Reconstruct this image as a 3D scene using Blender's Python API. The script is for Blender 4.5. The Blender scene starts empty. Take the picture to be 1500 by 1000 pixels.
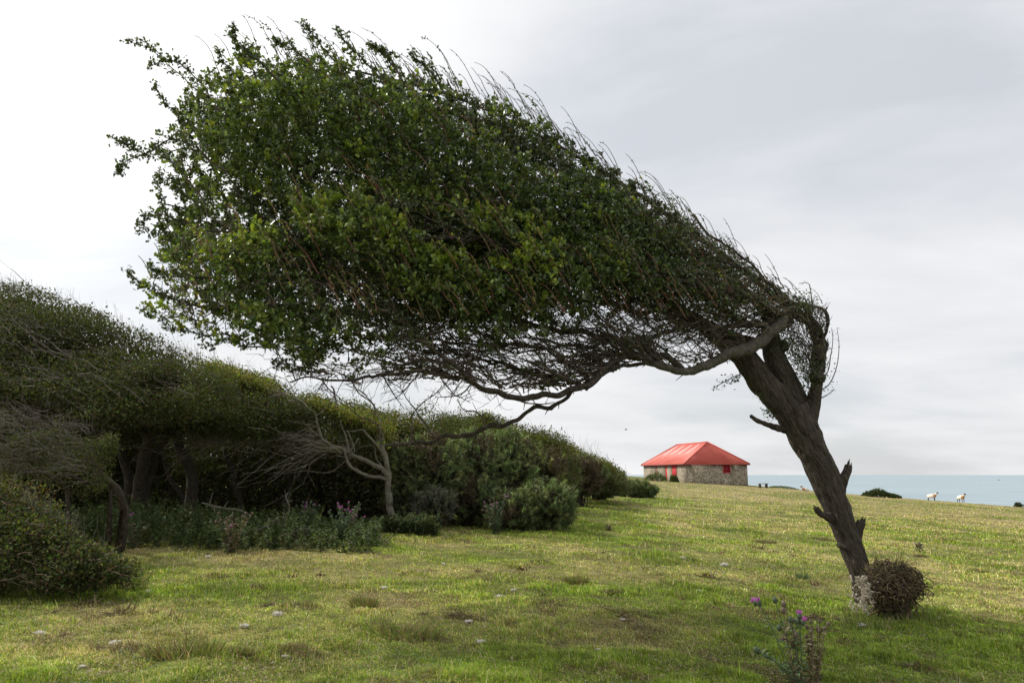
import bpy, math, random
import numpy as np
from mathutils import Vector, Matrix
PI = math.pi
rng = np.random.default_rng(7)
random.seed(7)
C = bpy.context.scene.collection
scene = bpy.context.scene

# ------------------------------------------------------------------ camera
F = 1125.0                       # focal length in photo pixels (1500 wide)
HORIZON = 694.0
PITCH = math.atan((HORIZON - 500.0) / F)
EYE = np.array([0.0, 0.0, 1.6])
cd = bpy.data.cameras.new("camera")
cd.sensor_width = 36.0
cd.lens = 36.0 * F / 1500.0
cd.clip_start = 0.05
cd.clip_end = 200000.0
cam = bpy.data.objects.new("camera", cd)
C.objects.link(cam)
cam.location = EYE
cam.rotation_euler = (PI / 2 + PITCH, 0, 0)
scene.camera = cam
CP, SP = math.cos(PITCH), math.sin(PITCH)

def ray(px, py):
    """direction of photo pixel, scaled so that y = 1"""
    px = np.asarray(px, float); py = np.asarray(py, float)
    u = (px - 750.0) / F; v = (500.0 - py) / F
    d = np.stack([u, CP - v * SP, SP + v * CP], -1)
    return d / d[..., 1:2]

def P(px, py, depth):
    return EYE + ray(px, py) * np.asarray(depth, float)[..., None]

def proj(p):
    q = np.asarray(p, float) - EYE
    yy = q[..., 1] * CP + q[..., 2] * SP
    zz = -q[..., 1] * SP + q[..., 2] * CP
    return 750 + F * q[..., 0] / yy, 500 - F * zz / yy

# ------------------------------------------------------------------ noise
def _hash(ix, iy, iz, seed):
    h = (ix * 374761393 + iy * 668265263 + iz * 2147483647 + seed * 974634777) & 0xFFFFFFFF
    h = ((h ^ (h >> 13)) * 1274126177) & 0xFFFFFFFF
    h = ((h ^ (h >> 16)) * 2246822519) & 0xFFFFFFFF
    return ((h ^ (h >> 15)) & 0xFFFFFF) / float(0xFFFFFF)

def noise3(p, scale=1.0, seed=0):
    p = np.asarray(p, float) * scale
    if p.shape[-1] == 2:
        p = np.concatenate([p, np.zeros(p.shape[:-1] + (1,))], -1)
    i = np.floor(p).astype(np.int64); f = p - i
    f = f * f * (3 - 2 * f)
    out = 0
    for dx in (0, 1):
        for dy in (0, 1):
            for dz in (0, 1):
                w = (f[..., 0] if dx else 1 - f[..., 0]) * (f[..., 1] if dy else 1 - f[..., 1]) * (f[..., 2] if dz else 1 - f[..., 2])
                out = out + w * _hash(i[..., 0] + dx, i[..., 1] + dy, i[..., 2] + dz, seed)
    return out

def fbm(p, scale=1.0, seed=0, oct=3):
    s = 0; a = 1; t = 0
    for k in range(oct):
        s = s + a * noise3(p, scale * 2 ** k, seed + 17 * k); t += a; a *= .5
    return s / t

def smooth(a, b, x):
    t = np.clip((x - a) / (b - a), 0, 1)
    return t * t * (3 - 2 * t)

def unit(v):
    return v / np.maximum(np.linalg.norm(v, axis=-1, keepdims=True), 1e-9)

def rdir(n):
    return unit(rng.normal(size=(n, 3)))

# ------------------------------------------------------------------ mesh and object helpers
def build(name, verts, faces, mat, parent=None, cols=None, smooth_shade=False, mats=None, midx=None):
    """faces: list of (n,k) int arrays.  Vertices in world space, stored relative to the parent."""
    verts = np.asarray(verts, float)
    me = bpy.data.meshes.new(name)
    if parent is not None:
        w_ = np.zeros(3); q_ = parent
        while q_ is not None: w_ = w_ + np.array(q_.location[:]); q_ = q_.parent
        verts = verts - w_
    me.vertices.add(len(verts)); me.vertices.foreach_set("co", verts.astype(np.float32).ravel())
    faces = [np.asarray(f, np.int32) for f in faces if len(f)]
    loops = np.concatenate([f.ravel() for f in faces])
    tot = np.concatenate([np.full(len(f), f.shape[1], np.int32) for f in faces])
    start = np.concatenate([[0], np.cumsum(tot)[:-1]]).astype(np.int32)
    me.loops.add(len(loops)); me.loops.foreach_set("vertex_index", loops)
    me.polygons.add(len(tot)); me.polygons.foreach_set("loop_start", start)
    if smooth_shade:
        me.polygons.foreach_set("use_smooth", np.ones(len(tot), bool))
    me.update(calc_edges=True)
    if cols is not None:
        c = np.concatenate([np.asarray(cols, np.float32), np.ones((len(cols), 1), np.float32)], 1)
        at = me.color_attributes.new("Col", "FLOAT_COLOR", "POINT")
        at.data.foreach_set("color", c.ravel())
    for m in (mats or [mat]):
        me.materials.append(m)
    if midx is not None:
        me.polygons.foreach_set("material_index", np.asarray(midx, np.int32))
    me.validate()
    o = bpy.data.objects.new(name, me)
    C.objects.link(o)
    if parent is not None:
        o.parent = parent
    return o

def tag(o, label=None, cat=None, group=None, kind=None):
    if label: o["label"] = label
    if cat: o["category"] = cat
    if group: o["group"] = group
    if kind: o["kind"] = kind
    return o

def thing(name, loc, label, cat, group=None, rotz=0):
    o = bpy.data.objects.new(name, None)
    o.empty_display_size = .2
    o.location = tuple(float(v) for v in loc)
    o.rotation_euler = (0, 0, rotz)
    C.objects.link(o)
    return tag(o, label, cat, group)

class MB:
    """collects geometry"""
    def __init__(s): s.v = []; s.f = {}; s.c = []; s.n = 0
    def add(s, v, faces, col=None):
        v = np.asarray(v, float).reshape(-1, 3)
        for f in faces:
            f = np.asarray(f, int)
            if len(f): s.f.setdefault(f.shape[1], []).append(f + s.n)
        s.v.append(v); s.n += len(v)
        if col is not None:
            col = np.asarray(col, float)
            s.c.append(np.broadcast_to(col, (len(v), 3)).copy())
    def build(s, name, mat, parent=None, smooth_shade=False):
        return build(name, np.concatenate(s.v), [np.concatenate(x) for x in s.f.values()], mat, parent,
                     np.concatenate(s.c) if s.c else None, smooth_shade)
    def box(s, c, d, rz=0, col=None):
        c = np.array(c, float); d = np.array(d, float) / 2
        q = np.array([[-1,-1,-1],[1,-1,-1],[1,1,-1],[-1,1,-1],[-1,-1,1],[1,-1,1],[1,1,1],[-1,1,1]], float) * d
        cz, sz = math.cos(rz), math.sin(rz)
        q = np.stack([q[:,0]*cz - q[:,1]*sz, q[:,0]*sz + q[:,1]*cz, q[:,2]], 1) + c
        s.add(q, [[[0,3,2,1],[4,5,6,7],[0,1,5,4],[1,2,6,5],[2,3,7,6],[3,0,4,7]]], col)

def catmull(pts, n):
    """pts (k,d) -> (m,d), n samples per span"""
    p = np.asarray(pts, float)
    p = np.concatenate([[2*p[0]-p[1]], p, [2*p[-1]-p[-2]]])
    out = []
    for i in range(1, len(p) - 2):
        t = np.linspace(0, 1, n, endpoint=False)[:, None]
        a, b, c, d = p[i-1], p[i], p[i+1], p[i+2]
        out.append(.5*((2*b) + (c-a)*t + (2*a-5*b+4*c-d)*t*t + (3*b-a-3*c+d)*t**3))
    out.append(p[-2][None])
    return np.concatenate(out)

def tube(mb, pts, rad, sides=12, amp=0.0, nscale=6.0, seed=0, ridge=0.0, ridges=7, twist=1.2, cap=True, col=None, flat=None):
    pts = np.asarray(pts, float); rad = np.asarray(rad, float); n = len(pts)
    t = unit(np.gradient(pts, axis=0))
    ref = np.array([0, 0, 1.]) if abs(t[0, 2]) < .8 else np.array([0, 1., 0])
    a = np.empty_like(t); a[0] = unit(np.cross(t[0], ref))
    for i in range(1, n):
        a[i] = unit(a[i-1] - t[i] * np.dot(a[i-1], t[i]))
    b = np.cross(t, a)
    L = np.concatenate([[0], np.cumsum(np.linalg.norm(np.diff(pts, axis=0), axis=1))])
    th = np.linspace(0, 2*PI, sides, endpoint=False)
    dirs = a[:, None]*np.cos(th)[None, :, None] + b[:, None]*np.sin(th)[None, :, None]
    r = rad[:, None] * np.ones((1, sides))
    if ridge > 0:
        ph = th[None, :] + twist*L[:, None] + 1.2*noise3(np.stack([L*1.5, L*0], 1), 1, seed+5)[:, None]
        r = r * (1 + ridge*(np.sin(ridges*ph)*.5 + .5*np.sin((ridges//2+1)*ph*1.0+2) ))
    if amp > 0:
        q = np.concatenate([dirs*1.0*(rad[:, None, None]), np.zeros_like(dirs[..., :1])], -1)[..., :3] + pts[:, None]*np.array([1, 1, .45])
        r = r + rad[:, None] * amp * (fbm(q, nscale, seed, 3) - .5) * 2
    v = pts[:, None] + dirs * r[..., None]
    i = np.arange(n-1)[:, None]*sides; j = np.arange(sides)[None, :]; k = (j+1) % sides
    q = np.stack([i+j, i+k, i+sides+k, i+sides+j], -1).reshape(-1, 4)
    V = v.reshape(-1, 3); fs = [q]
    if cap:
        V = np.concatenate([V, [pts[0]], [pts[-1] + t[-1]*rad[-1]*.3]])
        c0 = len(V)-2; jj = np.arange(sides); kk = (jj+1) % sides
        fs.append(np.concatenate([np.stack([np.full(sides, c0), kk, jj], 1),
                                  np.stack([np.full(sides, c0+1), (n-1)*sides+jj, (n-1)*sides+kk], 1)]))
    mb.add(V, fs, col)

def sticks(mb, p0, p1, r0, r1, sides=4, col=None):
    """many tapered prisms at once"""
    p0 = np.asarray(p0, float); p1 = np.asarray(p1, float); n = len(p0)
    if n == 0: return
    t = unit(p1-p0)
    ref = np.where(np.abs(t[:, 2:3]) < .8, np.array([[0, 0, 1.]]), np.array([[0, 1., 0]]))
    a = unit(np.cross(t, ref)); b = np.cross(t, a)
    th = np.linspace(0, 2*PI, sides, endpoint=False)
    d = a[:, None]*np.cos(th)[None, :, None] + b[:, None]*np.sin(th)[None, :, None]
    r0 = np.broadcast_to(np.asarray(r0, float), (n,)); r1 = np.broadcast_to(np.asarray(r1, float), (n,))
    v = np.concatenate([p0[:, None] + d*r0[:, None, None], p1[:, None] + d*r1[:, None, None]], 1)  # n,2s,3
    j = np.arange(sides); k = (j+1) % sides
    base = (np.arange(n)*2*sides)[:, None, None]
    q = (base + np.stack([j, k, sides+k, sides+j], 1)[None]).reshape(-1, 4)
    c = None
    if col is not None:
        c = np.asarray(col, float)
        if c.ndim == 2: c = np.repeat(c, 2*sides, 0)
    mb.add(v.reshape(-1, 3), [q], c)

LEAF = {
    "lobed": (np.array([(0,0,0),(.24,.36,.06),(.44,.17,.03),(.68,.34,.07),(1,0,-.06),(.68,-.34,.07),(.44,-.17,.03),(.24,-.36,.06)], float),
              np.array([(0,1,2,3,4),(0,4,5,6,7)])),
    "blade": (np.array([(0,.028,0),(0,-.028,0),(.5,.022,.12),(.5,-.022,.12),(1,0,.05)], float), np.array([(0,1,3),(0,3,2),(2,3,4)])),
    "oval": (np.array([(0,0,0),(.45,.28,.07),(1,0,-.08),(.45,-.28,.07)], float), np.array([(0,1,2),(0,2,3)])),
    "needle": (np.array([(0,.09,0),(0,-.09,0),(1,0,0)], float), np.array([(0,1,2)])),
    "spiny": (np.array([(0,0,0),(.2,.22,.05),(.3,.07,.02),(.5,.2,.08),(.62,.06,.02),(1,0,-.1),(.62,-.06,.02),(.5,-.2,.08),(.3,-.07,.02),(.2,-.22,.05)], float),
              np.array([(0,1,2,3,4,5),(0,5,6,7,8,9)])),
}
def leaves(mb, p, d, size, kind="lobed", up=.6, col=None):
    """p (n,3) bases, d (n,3) directions, size (n,), up: how much normals turn skyward"""
    T, Fc = LEAF[kind]; n = len(p)
    if n == 0: return
    d = unit(d)
    nr = unit(rdir(n)*(1-up) + np.array([0, 0, up]))
    s = unit(np.cross(nr, d)); nr = np.cross(d, s)
    size = np.broadcast_to(np.asarray(size, float), (n,))
    v = p[:, None] + size[:, None, None]*(T[None, :, 0:1]*d[:, None] + T[None, :, 1:2]*s[:, None] + T[None, :, 2:3]*nr[:, None])
    f = ((np.arange(n)*len(T))[:, None, None] + Fc[None]).reshape(-1, Fc.shape[1])
    c = None
    if col is not None:
        c = np.asarray(col, float)
        c = np.repeat(c, len(T), 0) if c.ndim == 2 else c
    mb.add(v.reshape(-1, 3), [f], c)

def pal(n, cols, w=None, var=.15):
    """n colours picked from a palette with a little variation"""
    cols = np.asarray(cols, float)
    w = None if w is None else np.asarray(w, float)/np.sum(w)
    i = rng.choice(len(cols), n, p=w)
    return np.clip(cols[i] * (1 + rng.normal(0, var, (n, 1))) * (1 + rng.normal(0, var*.3, (n, 3))), .004, .9)

def inpoly(px, py, poly):
    poly = np.asarray(poly, float); x0, y0 = poly[:, 0], poly[:, 1]
    x1, y1 = np.roll(x0, -1), np.roll(y0, -1)
    ins = np.zeros(len(px), bool); dist = np.full(len(px), 1e9)
    for a, b, c, d in zip(x0, y0, x1, y1):
        if b != d:
            cr = ((b > py) != (d > py)) & (px < (c-a)*(py-b)/(d-b)+a)
            ins ^= cr
        L2 = (c-a)**2+(d-b)**2+1e-9
        t = np.clip(((px-a)*(c-a)+(py-b)*(d-b))/L2, 0, 1)
        dist = np.minimum(dist, np.hypot(px-a-t*(c-a), py-b-t*(d-b)))
    return ins, dist

def volume(n, poly, dc, half, edge=80.0, shell=0.0):
    """random points in the solid whose outline seen from the front is poly; dc(px,py) depth, half thickness"""
    poly = np.asarray(poly, float); lo = poly.min(0); hi = poly.max(0)
    out = []; got = 0; E = []; S = []
    while got < n:
        q = rng.uniform(lo, hi, (n*2, 2))
        ins, e = inpoly(q[:, 0], q[:, 1], poly)
        q = q[ins]; e = e[ins]
        k = np.clip(e/edge, 0, 1); th = np.sqrt(1-(1-k)**2)
        r = rng.uniform(-1, 1, len(q))
        if shell > 0:
            sh = rng.random(len(q)) < shell
            r = np.where(sh, -1 + .25*rng.random(len(q)), r)
        hf = half(q[:, 0], q[:, 1]) if callable(half) else half
        D = dc(q[:, 0], q[:, 1]) + r*th*hf
        out.append(P(q[:, 0], q[:, 1], D)); E.append(e); S.append(r); got += len(q)
    return np.concatenate(out)[:n], np.concatenate(E)[:n], np.concatenate(S)[:n]

# ------------------------------------------------------------------ materials
def mat(name):
    m = bpy.data.materials.new(name); m.use_nodes = True
    nt = m.node_tree; nt.nodes.clear()
    out = nt.nodes.new("ShaderNodeOutputMaterial")
    b = nt.nodes.new("ShaderNodeBsdfPrincipled")
    nt.links.new(b.outputs[0], out.inputs[0])
    return m, nt, b, out
def N(nt, t, **kw):
    n = nt.nodes.new(t)
    for k, v in kw.items():
        if k.startswith("i_"): n.inputs[k[2:].replace("_", " ")].default_value = v
        else: setattr(n, k, v)
    return n
def ramp(nt, src, stops):
    r = nt.nodes.new("ShaderNodeValToRGB"); nt.links.new(src, r.inputs[0])
    e = r.color_ramp.elements
    while len(e) < len(stops): e.new(.5)
    for k, (p, c) in enumerate(stops):
        e[k].position = p; e[k].color = (*c, 1) if len(c) == 3 else c
    return r.outputs[0]
def mixc(nt, fac, a, b, mode="MIX"):
    m = nt.nodes.new("ShaderNodeMix"); m.data_type = "RGBA"; m.blend_type = mode
    for i, v in ((0, fac), (6, a), (7, b)):
        if hasattr(v, "is_linked") or isinstance(v, bpy.types.NodeSocket): nt.links.new(v, m.inputs[i])
        else: m.inputs[i].default_value = v if i == 0 else (*v, 1)
    return m.outputs[2]

def leaf_mat(name, trans=.35, rough=.45, spec=.5, tint=(1.5, 1.7, .6)):
    m, nt, b, out = mat(name)
    a = N(nt, "ShaderNodeAttribute", attribute_name="Col")
    nt.links.new(a.outputs["Color"], b.inputs["Base Color"])
    b.inputs["Roughness"].default_value = rough
    b.inputs["Specular IOR Level"].default_value = spec
    if trans > 0:
        t = N(nt, "ShaderNodeBsdfTranslucent")
        c = mixc(nt, 1.0, a.outputs["Color"], tint, "MULTIPLY")
        nt.links.new(c, t.inputs[0])
        mx = N(nt, "ShaderNodeMixShader"); mx.inputs[0].default_value = trans
        nt.links.new(b.outputs[0], mx.inputs[1]); nt.links.new(t.outputs[0], mx.inputs[2])
        nt.links.new(mx.outputs[0], out.inputs[0])
    return m

def bark_mat(name, dark, light, lichen=None, scale=1.0, bump=.6, lich_amt=.5):
    m, nt, b, out = mat(name)
    tc = N(nt, "ShaderNodeTexCoord")
    mr = N(nt, "ShaderNodeMapping"); mr.inputs["Rotation"].default_value = (0, .45, 0); nt.links.new(tc.outputs["Object"], mr.inputs[0])
    mp = N(nt, "ShaderNodeMapping"); mp.inputs["Scale"].default_value = (1, 1, .16)
    nt.links.new(mr.outputs[0], mp.inputs[0])
    n1 = N(nt, "ShaderNodeTexNoise"); n1.inputs["Scale"].default_value = 26*scale; n1.inputs["Detail"].default_value = 8
    n1.inputs["Roughness"].default_value = .7
    nt.links.new(mp.outputs[0], n1.inputs["Vector"])
    vo = N(nt, "ShaderNodeTexVoronoi", feature="DISTANCE_TO_EDGE"); vo.inputs["Scale"].default_value = 30*scale
    nt.links.new(mp.outputs[0], vo.inputs["Vector"])
    c = ramp(nt, n1.outputs[0], [(.3, dark), (.72, light)])
    cr = ramp(nt, vo.outputs["Distance"], [(0, (.35, .33, .3)), (.14, (1, 1, 1))])
    c = mixc(nt, .6, c, cr, "MULTIPLY")
    if lichen:
        n2 = N(nt, "ShaderNodeTexNoise"); n2.inputs["Scale"].default_value = 11*scale; n2.inputs["Detail"].default_value = 9; n2.inputs["Roughness"].default_value = .75
        nt.links.new(tc.outputs["Object"], n2.inputs["Vector"])
        f = ramp(nt, n2.outputs[0], [(.60-.25*lich_amt, (0, 0, 0)), (.80-.2*lich_amt, (.8, .8, .8))])
        c = mixc(nt, f, c, lichen)
    nt.links.new(c, b.inputs["Base Color"])
    b.inputs["Roughness"].default_value = .9; b.inputs["Specular IOR Level"].default_value = .25
    bp = N(nt, "ShaderNodeBump"); bp.inputs["Strength"].default_value = bump; bp.inputs["Distance"].default_value = .035
    ad = N(nt, "ShaderNodeMath", operation="ADD")
    mu = N(nt, "ShaderNodeMath", operation="MINIMUM"); mu.inputs[1].default_value = .25
    nt.links.new(vo.outputs["Distance"], mu.inputs[0])
    nt.links.new(n1.outputs[0], ad.inputs[0]); nt.links.new(mu.outputs[0], ad.inputs[1])
    nt.links.new(ad.outputs[0], bp.inputs["Height"]); nt.links.new(bp.outputs[0], b.inputs["Normal"])
    return m
def plain_mat(name, col, col2=None, rough=.8, scale=20, bump=.2, spec=.3):
    m, nt, b, out = mat(name)
    tc = N(nt, "ShaderNodeTexCoord")
    n1 = N(nt, "ShaderNodeTexNoise"); n1.inputs["Scale"].default_value = scale; n1.inputs["Detail"].default_value = 5
    nt.links.new(tc.outputs["Object"], n1.inputs["Vector"])
    c = ramp(nt, n1.outputs[0], [(.35, col), (.68, col2 or tuple(.7*x for x in col))])
    nt.links.new(c, b.inputs["Base Color"])
    b.inputs["Roughness"].default_value = rough; b.inputs["Specular IOR Level"].default_value = spec
    bp = N(nt, "ShaderNodeBump"); bp.inputs["Strength"].default_value = bump; bp.inputs["Distance"].default_value = .02
    nt.links.new(n1.outputs[0], bp.inputs["Height"]); nt.links.new(bp.outputs[0], b.inputs["Normal"])
    return m
def attr_mat(name, rough=.85, spec=.25):
    m, nt, b, out = mat(name)
    a = N(nt, "ShaderNodeAttribute", attribute_name="Col")
    nt.links.new(a.outputs["Color"], b.inputs["Base Color"])
    b.inputs["Roughness"].default_value = rough; b.inputs["Specular IOR Level"].default_value = spec
    return m

M_LEAF = leaf_mat("hawthorn_leaf", .26, .36, .5, (1.5, 1.55, .6))
M_LEAF2 = leaf_mat("thicket_leaf", .25, .7, .18)
M_GORSE = leaf_mat("gorse_spine", .12, .6, .3)
M_GRASS = leaf_mat("grass_blade", .30, .6, .25, (1.3, 1.4, .7))
M_BARK = bark_mat("hawthorn_bark", (.035, .028, .022), (.17, .14, .108), (.15, .14, .095), 1.0, 1.6, .1)
M_LIMB = bark_mat("pale_limb_bark", (.05, .043, .034), (.17, .15, .115), (.18, .18, .115), 1.6, .7, .4)
M_TWIG = attr_mat("twig_bark")
M_DEAD = bark_mat("dead_wood_bark", (.09, .08, .062), (.30, .265, .205), (.26, .265, .17), 1.5, .8, .55)
M_DRY = attr_mat("dry_stem", .9, .2)

# ------------------------------------------------------------------ world and sun
SUN_AZ = math.radians(158)      # direction towards the sun, measured from +x to +y: left of the view, a little beyond
SUN_EL = math.radians(46)
SUN = np.array([math.cos(SUN_AZ)*math.cos(SUN_EL), math.sin(SUN_AZ)*math.cos(SUN_EL), math.sin(SUN_EL)])
w = bpy.data.worlds.new("World"); scene.world = w; w.use_nodes = True
nt = w.node_tree; nt.nodes.clear()
wo = N(nt, "ShaderNodeOutputWorld")
sky = N(nt, "ShaderNodeTexSky", sky_type="NISHITA", sun_disc=False)
sky.sun_elevation = SUN_EL
sky.sun_rotation = math.atan2(SUN[0], SUN[1])
bg1 = N(nt, "ShaderNodeBackground"); bg1.inputs[1].default_value = .1
nt.links.new(sky.outputs[0], bg1.inputs[0])
tc = N(nt, "ShaderNodeTexCoord")
sep = N(nt, "ShaderNodeSeparateXYZ"); nt.links.new(tc.outputs["Generated"], sep.inputs[0])
zz = N(nt, "ShaderNodeMath", operation="MAXIMUM"); nt.links.new(sep.outputs[2], zz.inputs[0]); zz.inputs[1].default_value = 0
za = N(nt, "ShaderNodeMath", operation="ADD"); nt.links.new(zz.outputs[0], za.inputs[0]); za.inputs[1].default_value = .22
dx = N(nt, "ShaderNodeMath", operation="DIVIDE"); nt.links.new(sep.outputs[0], dx.inputs[0]); nt.links.new(za.outputs[0], dx.inputs[1])
dy = N(nt, "ShaderNodeMath", operation="DIVIDE"); nt.links.new(sep.outputs[1], dy.inputs[0]); nt.links.new(za.outputs[0], dy.inputs[1])
cb = N(nt, "ShaderNodeCombineXYZ"); nt.links.new(dx.outputs[0], cb.inputs[0]); nt.links.new(dy.outputs[0], cb.inputs[1])
mpn = N(nt, "ShaderNodeMapping"); mpn.inputs["Scale"].default_value = (1.0, 1.6, 1); mpn.inputs["Rotation"].default_value = (0, 0, .5); mpn.inputs["Location"].default_value = (3.1, 1.7, 0)
nt.links.new(cb.outputs[0], mpn.inputs[0])
n1 = N(nt, "ShaderNodeTexNoise"); n1.inputs["Scale"].default_value = .95; n1.inputs["Detail"].default_value = 7; n1.inputs["Roughness"].default_value = .52; n1.inputs["Distortion"].default_value = .3
nt.links.new(mpn.outputs[0], n1.inputs["Vector"])
dot = N(nt, "ShaderNodeVectorMath", operation="DOT_PRODUCT"); nt.links.new(tc.outputs["Generated"], dot.inputs[0])
dot.inputs[1].default_value = tuple(SUN)
glow = N(nt, "ShaderNodeMapRange", interpolation_type="SMOOTHSTEP"); glow.inputs["From Min"].default_value = -.15; glow.inputs["From Max"].default_value = .95
nt.links.new(dot.outputs["Value"], glow.inputs[0])
cc = ramp(nt, n1.outputs[0], [(.32, (.71, .725, .75)), (.5, (.80, .805, .82)), (.66, (.90, .90, .905))])
gl = ramp(nt, glow.outputs[0], [(0, (.93, .935, .945)), (.45, (.99, .99, .99)), (.72, (1.02, 1.02, 1.02)), (1, (1.35, 1.35, 1.33))])
cc = mixc(nt, 1.0, cc, gl, "MULTIPLY")
bg2 = N(nt, "ShaderNodeBackground"); nt.links.new(cc, bg2.inputs[0]); bg2.inputs[1].default_value = .93
cov = N(nt, "ShaderNodeMapRange"); cov.inputs["From Min"].default_value = .34; cov.inputs["From Max"].default_value = .5
cov.inputs["To Min"].default_value = .80; cov.inputs["To Max"].default_value = .96
nt.links.new(n1.outputs[0], cov.inputs[0])
ms = N(nt, "ShaderNodeMixShader"); nt.links.new(cov.outputs[0], ms.inputs[0])
nt.links.new(bg1.outputs[0], ms.inputs[1]); nt.links.new(bg2.outputs[0], ms.inputs[2]); nt.links.new(ms.outputs[0], wo.inputs[0])
sl = bpy.data.lights.new("sun", "SUN"); sl.energy = 3.4; sl.angle = math.radians(4.0); sl.color = (1, .95, .86)
so = bpy.data.objects.new("sun", sl); C.objects.link(so)
so.rotation_euler = Vector(SUN).to_track_quat("Z", "Y").to_euler()
so.location = (0, 0, 30)
vs = scene.view_settings
vs.view_transform = "Standard"; vs.look = "None"; vs.exposure = .24; vs.gamma = 1

# ------------------------------------------------------------------ terrain
EDGE = np.array([(-400, 190), (-60, 150), (18, 140), (30, 130), (36, 112), (40, 92), (45, 85), (51, 77), (62, 64), (95, 20), (150, -60), (-400, -60)], float)
def hraw(x, y):
    sx = np.where(x > 0, -.06, -.03)
    sx = -.045 - .015*np.tanh(x/4.0)
    return .018*y + sx*x
def H(x, y, drop=True):
    x = np.asarray(x, float); y = np.asarray(y, float)
    p = np.stack([x, y], -1)
    z = hraw(x, y)
    near = np.exp(-np.hypot(x, y)/60)
    z = z + (fbm(p, .35, 3, 2)-.5)*.12*np.minimum(1, .25+near) + (noise3(p, 1.3, 9)-.5)*.05*near + (noise3(p, 4.0, 19)-.5)*.028*near
    if drop:
        ins, d = inpoly(x.ravel(), y.ravel(), EDGE)
        s = np.where(ins, 0, d).reshape(x.shape) + np.where(ins, np.maximum(0, 3-d)*.0, 0).reshape(x.shape)
        z = z - np.minimum(75, .03*s*s)
    return z
def G(px, py):
    """where the line of sight of a photo pixel meets the field"""
    px = np.asarray(px, float); py = np.asarray(py, float)
    r = ray(px, py); t = np.full(px.shape, 12.0)
    for _ in range(40):
        q = EYE + r*t[..., None]
        h = hraw(q[..., 0], q[..., 1])
        s = h/np.maximum(t, 1)  # slope seen from below the eye
        t = .5*t + .5*np.clip(1.6/np.maximum(s - r[..., 2], 1e-4), 1, 400)
    q = EYE + r*t[..., None]
    q[..., 2] = H(q[..., 0], q[..., 1])
    return q
def g1(px, py):
    return G(np.array([px]), np.array([py]))[0]
# ------------------------------------------------------------------ the field
def dryness(p):
    """0 lush green, 1 straw; p (...,2) on the ground"""
    x, y = p[..., 0], p[..., 1]
    d = np.hypot(x, y)
    n = fbm(p, .8, 41, 4)*.55 + fbm(p*np.array([1, .6]), .13, 47, 2)*.45
    bias = .16*np.exp(-((x-1.5)/3.5)**2-((y-11.5)/4.0)**2) + smooth(6.5, 16, d)*.30 + smooth(0, 7, x-.12*y)*.14*smooth(7, 12, d) - .25
    return np.clip((n-.5)*3.3 + .36 + bias*1.25, 0, 1)
GREENS = np.array([(.215, .31, .035), (.29, .38, .042), (.155, .23, .030), (.40, .43, .08)])
STRAWS = np.array([(.53, .45, .21), (.48, .42, .16), (.62, .55, .32), (.34, .23, .13)])
def arange_w(a, b, n, k):
    t = np.linspace(-1, 1, n); s = np.sinh(k*t)/np.sinh(k)
    return (a+b)/2 + s*(b-a)/2
xs = np.concatenate([np.linspace(-400, -60, 20), np.linspace(-58, -14, 60), np.linspace(-13.8, 16, 230), np.linspace(16.5, 62, 120), np.linspace(64, 220, 40)])
ys = np.concatenate([np.linspace(-60, 3.5, 20), np.linspace(4, 24, 190), np.linspace(24.3, 60, 110), np.linspace(61, 150, 110), np.linspace(153, 320, 30)])
X, Y = np.meshgrid(xs, ys)
Z = H(X, Y)
V = np.stack([X, Y, Z], -1).reshape(-1, 3)
ny, nx = X.shape
i = np.arange(ny-1)[:, None]*nx; j = np.arange(nx-1)[None]
Fq = np.stack([i+j, i+j+1, i+nx+j+1, i+nx+j], -1).reshape(-1, 4)
dr = dryness(V[:, :2])[:, None]
colg = (1-dr)*np.array([.085, .105, .025]) + dr*np.array([.27, .22, .11])
m, nt, b, out = mat("turf")
a = N(nt, "ShaderNodeAttribute", attribute_name="Col")
tcn = N(nt, "ShaderNodeTexCoord")
n1 = N(nt, "ShaderNodeTexNoise"); n1.inputs["Scale"].default_value = 3.2; n1.inputs["Detail"].default_value = 9; n1.inputs["Roughness"].default_value = .7
nt.links.new(tcn.outputs["Object"], n1.inputs["Vector"])
n2 = N(nt, "ShaderNodeTexNoise"); n2.inputs["Scale"].default_value = .45; n2.inputs["Detail"].default_value = 6
nt.links.new(tcn.outputs["Object"], n2.inputs["Vector"])
c = mixc(nt, 1.0, a.outputs["Color"], ramp(nt, n1.outputs[0], [(.3, (.45, .45, .4)), (.5, (1, 1, 1)), (.72, (1.5, 1.4, 1.25))]), "MULTIPLY")
c = mixc(nt, ramp(nt, n2.outputs[0], [(.56, (0, 0, 0)), (.72, (.5, .5, .5))]), c, (.17, .13, .07))
nt.links.new(c, b.inputs["Base Color"]); b.inputs["Roughness"].default_value = .95; b.inputs["Specular IOR Level"].default_value = .15
bp = N(nt, "ShaderNodeBump"); bp.inputs["Strength"].default_value = .8; bp.inputs["Distance"].default_value = .05
nt.links.new(n1.outputs[0], bp.inputs["Height"]); nt.links.new(bp.outputs[0], b.inputs["Normal"])
M_TURF = m
tag(build("ground", V, [Fq], M_TURF, None, colg, True), "sheep-grazed clifftop field of green turf with straw patches", None, None, "structure")

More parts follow.
